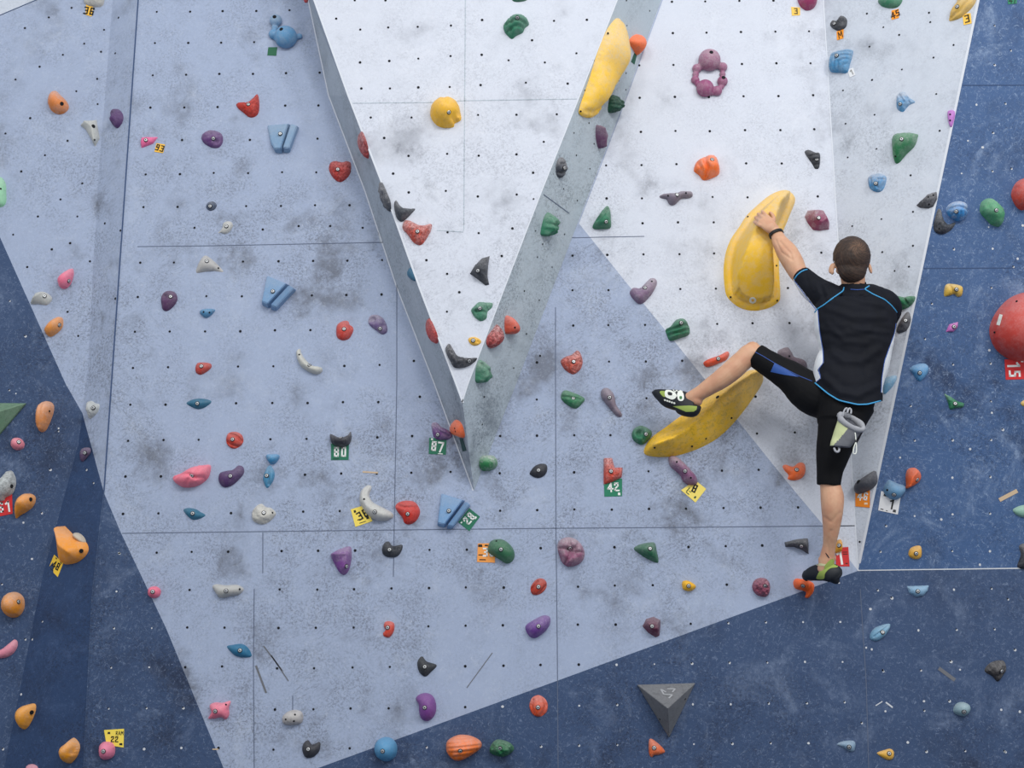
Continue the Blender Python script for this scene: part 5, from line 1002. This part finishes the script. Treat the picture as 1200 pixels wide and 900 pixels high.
def folds(c, n):
    x, y = proj(c); d = .0028*noise.noise(Vector((c.x*7, c.y*7, c.z*24)))+.0014*noise.noise(Vector((c.x*16, c.y*10, c.z*45+3)))
    for pts, w, a in (([(975, 412), (990, 424), (1008, 424), (1030, 410)], 5, .007), ([(965, 442), (985, 460), (1005, 464), (1028, 452)], 4.5, .007), ([(968, 360), (1000, 372), (1036, 371)], 4, .004), ([(962, 385), (985, 392), (1020, 386)], 3.5, .003),
                      ([(970, 380), (990, 400), (1015, 402)], 3.5, .003), ([(1000, 384), (1040, 390)], 3, .003), ([(985, 345), (1010, 352), (1035, 358)], 3, .003), ([(955, 330), (962, 350)], 3, .004), ([(966, 334), (972, 352)], 3, .004), ([(948, 320), (953, 340)], 2.5, .003)):
        P = np.array([(x, y)]); dd = dist_poly(P, pts, False)[0]; d += a*math.exp(-(dd/w)**2)-a*.5*math.exp(-((dd-w*1.6)/w)**2)
    return d*(.3+.7*max(0, -n.y))+(-.009*math.exp(-((c.x-at(1003, 380, .4).x)/.02)**2) if 345 < y < 440 and n.y < -.5 else 0)*.6
def shirtmat(c, n):
    x, y = proj(c)
    if y > 362 and y < 452 and x < lerp_tab(SEAM, y): return 1
    if x < 959 and y <= 368 and (y-328)-(x-930.5)*(35/27) > -.2: return 1
    if 378 < y < 460 and x > lerp_tab(RSEAM, y): return 1
    return 0
def shirtcut(c):
    x, y = proj(c); return y > lerp_tab(HEM, x) or (y < 334.5 and x > 970 and (c-at(1000, 333, .455)).length < .072 and abs(c.x-at(1000, 333, .455).x) < .05 and y < 332.3)
shirt, BVS = fuse(bm, 'shirt', .0045, [M_SHIRT, M_PANEL], 4, folds, shirtcut, shirtmat)
for nm, pts, m in (('piping', [(989.3, 336.5), (988, 341), (975, 350), (966, 357), (958, 362), (954, 367)], M_CYAN), ('piping', [(1018.7, 335), (1013, 338.7), (1023, 344.7), (1036.7, 351), (1044.7, 358), (1051, 366)], M_CYAN),
                   ('piping', [(996.7, 339), (1004, 339.6), (1013, 339)], M_BLUED), ('piping', [(931, 327), (934, 322.5), (938, 319), (942, 316.8), (946, 315.8)], M_CYAN),
                   ('piping', [(958.3, 363), (960, 383), (961, 391), (964.5, 411), (965, 425), (959, 433), (962, 443), (955.5, 448.7)], M_BLUED),
                   ('piping', [(1050, 379), (1048, 391), (1041.5, 409), (1036.5, 423), (1033.5, 442), (1032.5, 460)], M_BLUED), ('piping', [(931, 329), (940, 341), (950, 355), (957, 364)], M_BLUED)):
    piping(nm, [BVS], pts, .0034 if m is M_CYAN else .002, m, shirt)
# ---- tights
bm = bmesh.new()
rings(bm, L([(995, 440, .40, 32, .10), (993, 458, .40, 34, .11), (989, 474, .40, 33, .125), (984, 490, .41, 27, .125)]), 26)
rings(bm, L([(982, 464, .37, 29, .10), (965, 464, .365, 27.5, .10), (948, 459, .36, 24.5, .092), (926, 441.5, .35, 18.8), (906, 429.5, .345, 15.8), (884.8, 415.8, .33, 14.4)]), 24, False)
rings(bm, L([(996, 470, .41, 30), (989, 486, .41, 28), (984.5, 502, .41, 25.5), (979, 520, .405, 21.5), (975, 538, .395, 18), (972.3, 553, .385, 14.8), (971, 569, .378, 13.4)]), 24, False)
tights, BVT = fuse(bm, 'tights', .0045, [M_TIGHT], 4, lambda c, n: .002*noise.noise(Vector((c.x*30, c.y*12, c.z*12)))+.0012*noise.noise(c*28))
decal('side_panel', [BVT], [(907.5, 425.6), (903, 435.8), (918, 439), (936, 441.7), (918, 431)], M_BLUEP, tights, smooth=False)['label'] = 'royal blue panel on the raised thigh'
piping('piping', [BVT], [(883.5, 411.8), (893, 416.7), (906.7, 425), (935, 440), (951.7, 446.7)], .0018, M_BLUED, tights)
piping('hem', [BVS, BVT], [(a, b-.8) for a, b in HEM[1:7]], .0036, M_CYAN, shirt)
# ---- wristband
bm = bmesh.new(); ax = (at(914, 281, .285)-at(908, 270, .265)).normalized(); c0 = at(909.6, 274.2, .273); s1 = ax.cross(BACK).normalized(); d1 = s1.cross(ax)
rr = []
for k in range(36):
    a = k*2*math.pi/36; o_ = s1*math.cos(a)*.0345+d1*math.sin(a)*.029; nn = o_.normalized()
    rr.append([bm.verts.new(c0+o_+ax*u+nn*v) for u, v in ((-.0085, 0), (-.0075, .0045), (.0075, .0045), (.0085, 0))])
for k in range(36):
    for j in range(4): bm.faces.new((rr[k][j], rr[(k+1) % 36][j], rr[(k+1) % 36][(j+1) % 4], rr[k][(j+1) % 4]))
bmesh.ops.recalc_face_normals(bm, faces=bm.faces); me = bpy.data.meshes.new('wristband'); bm.to_mesh(me); bm.free(); me.materials.append(flat('band_black', (16, 16, 18), .4)); o = bpy.data.objects.new('wristband', me); COL.objects.link(o); own(o, root)
# ---- shoes
bm = bmesh.new()
def sh(x, y1, y2, d, r): return (x, (y1+y2)/2, d, (y2-y1)/2, r)
rings(bm, L([sh(765.4, 458, 462, .155, .012), sh(768, 456.2, 465.3, .16, .026), sh(774, 455.4, 470.5, .17, .036), sh(782, 455.6, 477.6, .185, .042), sh(790, 456, 480.8, .20, .042), sh(797, 457, 483, .21, .040), sh(803, 458.5, 488.3, .222, .038), sh(808, 464, 490.8, .232, .036), sh(813, 471, 489.3, .24, .034), sh(818, 473.5, 483.5, .245, .026), sh(820, 475, 479.5, .247, .014)], 3), 22)
shoe, BVH1 = fuse(bm, 'climbing_shoe', .0035, [M_RUBBER], 3); shoe['label'] = 'shoe on the raised foot with white straps'
BB = [BVH1]
decal('lime_panel', BB, [(788, 476), (808, 475.2), (817, 476), (816.3, 480), (813, 482.4), (804, 482.7), (796, 479.2)], M_LIME, shoe, smooth=False)
decal('toe_patch', BB, [(773, 459.3), (776, 458), (780, 459.3), (779.5, 465), (776, 463.8)], M_LIME, shoe)
decal('strap', BB, [(780.5, 457), (785, 457), (789, 458.7), (792.5, 462), (792, 466), (788, 468.3), (783.7, 467), (779.7, 464.7), (779, 460)], M_SWH, shoe, .003)
decal('strap_window', BB, [(782.8, 459.2), (787.5, 460.2), (787.2, 463.2), (783, 462.6)], M_RUBBER, shoe, .0045)
decal('strap', BB, [(793.7, 460.7), (797.5, 457.6), (801, 461.5), (801.3, 468), (798.3, 470), (795, 468.9), (793.7, 464.7)], M_SWH, shoe, .004)
decal('strap_stud', BB, [(796.3, 464.6), (798.8, 464.2), (799.2, 467), (796.8, 467.6)], flat('green_stud', (52, 118, 62), .6), shoe, .0055)
for pts in ([(789, 456.8), (791, 460), (793, 456.6), (795, 460), (797, 456.6), (799, 459), (802, 456.8)], [(788, 463), (792, 464.5), (796, 463)]): piping('lace', BB, pts, .0028, M_SWH, shoe)
for i, (x, y) in enumerate([(779.3, 468.9), (782, 469.8), (784.6, 470.6), (787.4, 471.6), (790.2, 472.4)]):
    decal('lettering', BB, [(x-1.1, y-1.0), (x+.9, y-.8), (x+1.0, y+1.0), (x-.9, y+.8)], M_SWH, shoe, .002, .7)
bm = bmesh.new()
rings(bm, L([(942.8, 675, .105, 3.4, .02), (946, 674.2, .13, 5.6, .032), (952, 672.2, .165, 8.2, .038), (959, 671, .20, 9.6, .04), (966, 670.4, .235, 10.2, .04), (973, 671, .265, 11.2, .038), (978.5, 673.2, .28, 10.6, .028), (981.5, 676, .284, 7.6, .015)], 4), 22)
rings(bm, [(at(980, 680, .27), .020, .024), (at(972, 676, .25), .022, .03)], 14)
shoe2, BVH2 = fuse(bm, 'climbing_shoe', .0035, [M_RUBBER], 3); shoe2['label'] = 'shoe on the lower foot seen from behind the heel'
decal('strap', [BVH2], [(968, 661.5), (981, 661), (981.5, 664.5), (973, 666), (967, 671.7), (965.4, 678.5), (957, 678.5), (957.8, 674), (962.5, 666)], M_LIME, shoe2, .002)
decal('strap', [BVB], [(973, 656), (977, 655.8), (977.5, 664), (969, 668), (966, 664)], M_LIME, shoe2, .003)
decal('cuff', [BVH2, BVB], [(955.5, 660), (958, 659.6), (968, 661.3), (967, 663.2), (957, 662.4)], flat('cuff_cream', (214, 214, 170), .8), shoe2, .002)
decal('pull_tab', [BVB], [(967.2, 648.2), (968.2, 648.2), (972, 653.4), (971, 654)], M_RUBBER, shoe2, .002)
# ------------------------------------------------------------------ chalk bag hanging behind the thigh
BR = at(984, 524, .56)
bag = bpy.data.objects.new('chalk_bag', None); COL.objects.link(bag); bag.location = BR
tag(bag, 'small grey and lime chalk bag hanging open from the climber\'s waist', 'chalk bag')
M_BAG = cloth('grey_canvas', (104, 106, 112), .9, .4); M_FLEECE = cloth('grey_fleece', (150, 152, 158), .95, .9); M_INNER = cloth('dark_fleece', (92, 94, 102), .95, .9); M_BAGL = cloth('lime_canvas', (190, 198, 152), .9, .4)
bo, mo = at(984.5, 523.5, .57), at(997.5, 495, .585)
axb = (mo-bo).normalized(); nrm = (axb*.55+Vector((.25, -.80, .35)).normalized()*.9).normalized()      # the mouth tips towards the camera
sB = at(995, 525, .57)-at(974, 523, .57); sB.normalize()
u2 = (at(1010, 503, .585)-at(985, 487, .585)); u2 = (u2-nrm*u2.dot(nrm)).normalized(); v2 = nrm.cross(u2)
K = 32; bm = bmesh.new(); RR = []
prof = [(0, 1), (.12, 1.04), (.5, 1.02), (.85, 1), (1, 1)]
side0 = sB; dep0 = axb.cross(side0).normalized()
for t, w in prof:
    c = bo.lerp(mo, t); uu = side0.lerp(u2, t).normalized(); vv = dep0.lerp(v2, t).normalized() if dep0.dot(v2) > 0 else (-dep0).lerp(v2, t).normalized()
    a = (.047*(1-t)+.064*t)*w; b = (.038*(1-t)+.050*t)*w
    RR.append([bm.verts.new(c+uu*a*math.cos(k*2*math.pi/K)+vv*b*math.sin(k*2*math.pi/K)) for k in range(K)])
for r1, r2 in zip(RR, RR[1:]):
    for k in range(K): bm.faces.new((r1[k], r1[(k+1) % K], r2[(k+1) % K], r2[k]))
bm.faces.new(RR[0][::-1]); bmesh.ops.recalc_face_normals(bm, faces=bm.faces)
BVBag = BVHTree.FromBMesh(bm)
def lime(c):
    x, y = proj(c); return x < lerp_tab([(490, 1000), (500, 996), (505, 992), (523, 976)], y)-.3
me = bpy.data.meshes.new('bag_body'); bmesh.ops.subdivide_edges(bm, edges=bm.edges[:], cuts=3, use_grid_fill=True); bm.to_mesh(me); bm.free(); me.materials.append(M_BAG); me.materials.append(M_BAGL)
for p in me.polygons: p.material_index = 1 if lime(p.center) else 0
me.polygons.foreach_set('use_smooth', [True]*len(me.polygons)); o = bpy.data.objects.new('bag_body', me); COL.objects.link(o); own(o, bag)
def ringtube(name, c, u, v, a, b, r, m, par, wob=0, K=40):
    bm = bmesh.new(); Q = []
    for k in range(K):
        t = k*2*math.pi/K; d = u*a*math.cos(t)+v*b*math.sin(t); n_ = d.normalized(); ax_ = u.cross(v).normalized(); rr_ = r*(1+wob*noise.noise(Vector((math.cos(t)*2, math.sin(t)*2, 1))))
        Q.append([bm.verts.new(c+d+n_*rr_*math.cos(q*math.pi/4)+ax_*rr_*1.2*math.sin(q*math.pi/4)) for q in range(8)])
    for k in range(K):
        for q in range(8): bm.faces.new((Q[k][q], Q[(k+1) % K][q], Q[(k+1) % K][(q+1) % 8], Q[k][(q+1) % 8]))
    bmesh.ops.recalc_face_normals(bm, faces=bm.faces); me = bpy.data.meshes.new(name); bm.to_mesh(me); bm.free(); me.materials.append(m); me.polygons.foreach_set('use_smooth', [True]*len(me.polygons))
    o = bpy.data.objects.new(name, me); COL.objects.link(o); own(o, par); return o
ringtube('rim', mo, u2, v2, .062, .048, .0125, M_FLEECE, bag, .5)
V = []; F_ = []
for i, (s_, dpt) in enumerate(((1.0, 0), (.9, .03), (.75, .05), (.5, .06))):
    V += [mo-axb*dpt+u2*.060*s_*math.cos(k*2*math.pi/K)+v2*.046*s_*math.sin(k*2*math.pi/K) for k in range(K)]
for i in range(3):
    for k in range(K): F_.append((i*K+k, i*K+(k+1) % K, (i+1)*K+(k+1) % K, (i+1)*K+k))
F_.append(tuple(3*K+k for k in range(K))); own(mesh_obj('lining', V, F_, M_INNER), bag)
def cord(name, pts, r, m, par):
    bm = bmesh.new(); rings(bm, smoothpath([(at(*p), r, r) for p in pts], 4), 8, False); bmesh.ops.recalc_face_normals(bm, faces=bm.faces); me = bpy.data.meshes.new(name); bm.to_mesh(me); bm.free(); me.materials.append(m); me.polygons.foreach_set('use_smooth', [True]*len(me.polygons)); o = bpy.data.objects.new(name, me); COL.objects.link(o); own(o, par); return o
cord('hanging_loop', [(987, 489, .585), (989, 482, .575), (991.5, 478.5, .565), (993, 479.5, .56), (993, 484, .57)], .0045, M_FLEECE, bag)
cord('hanging_loop', [(993, 484, .59), (994, 480, .58), (996, 478.6, .57), (997.5, 481, .575), (997, 485, .59)], .0045, M_FLEECE, bag)
cord('drawcord', [(1002, 507, .63), (1002.6, 511, .63), (1003, 516, .63), (1003.5, 520, .63), (1003.6, 529, .63), (1002, 532, .63), (999.8, 530.5, .63), (1000.5, 525, .63), (1003, 518, .632)], .0026, M_SWH, bag)
cord('cord_lock', [(1002.8, 515.4, .632), (1003.1, 518, .632)], .0055, flat('cord_lock', (60, 60, 64), .5), bag)
cord('brush_loop', [(977.5, 525, .585), (979, 528.5, .59), (981.6, 529.6, .59), (983.4, 527.5, .59), (983.2, 524.5, .585)], .0055, M_FLEECE, bag)

def on_hold(key, name, poly, m, off=.002, smooth=True):
    h = HOLDS[key]; d = bpy.data.objects.new('tmp', None); o = decal(name, [BVH[key]], poly, m, d, off, 1.0, smooth)
    if o: o.data.transform(h.matrix_world.inverted()); o.parent = h
    bpy.data.objects.remove(d); return o
BVH = {k: bv_of(HOLDS[k]) for k in ('vol2', 'rball')}
on_hold('vol2', 'sticker', [(882+4.2*math.cos(a/10*2*math.pi), 352+3.8*math.sin(a/10*2*math.pi)) for a in range(10)], M_SWH)
on_hold('vol2', 'sticker_emblem', [(880.5, 351), (882.5, 350.2), (884, 351.8), (882.8, 353.6), (881, 353)], hold_mat((240, 184, 52), .2, .2, 0), .0035)
on_hold('rball', 'sticker', [(1171.3, 368), (1175, 369), (1171.5, 381.5), (1167.5, 380.5)], M_SWH, .002, False)
# ------------------------------------------------------------------ light
W = bpy.data.worlds.new('World'); SC.world = W; W.use_nodes = True
W.node_tree.nodes['Background'].inputs[0].default_value = (.93, .965, 1, 1); W.node_tree.nodes['Background'].inputs[1].default_value = .78
def area(name, loc, rot, sx, sy, power, col=(1, 1, 1)):
    l = bpy.data.lights.new(name, 'AREA'); l.shape = 'RECTANGLE'; l.size = sx; l.size_y = sy; l.energy = power; l.color = col
    o = bpy.data.objects.new(name, l); COL.objects.link(o); o.location = loc; o.rotation_euler = rot; return o
def aim(o, t):
    o.rotation_euler = (Vector(t)-o.location).to_track_quat('-Z', 'Y').to_euler()
for x, e in ((-2.6, 80), (1.4, 150), (5.0, 150)):
    o = area('hall_light', (x, -7.0, 7.6), (0, 0, 0), 1.6, 1.0, e*1.13, (1, .985, .96)); aim(o, (x*.5, 0, 2.5))
SC.view_settings.view_transform = 'Standard'; SC.view_settings.look = 'None'; SC.view_settings.exposure = 0; SC.view_settings.gamma = 1
SC.view_settings.use_curve_mapping = False
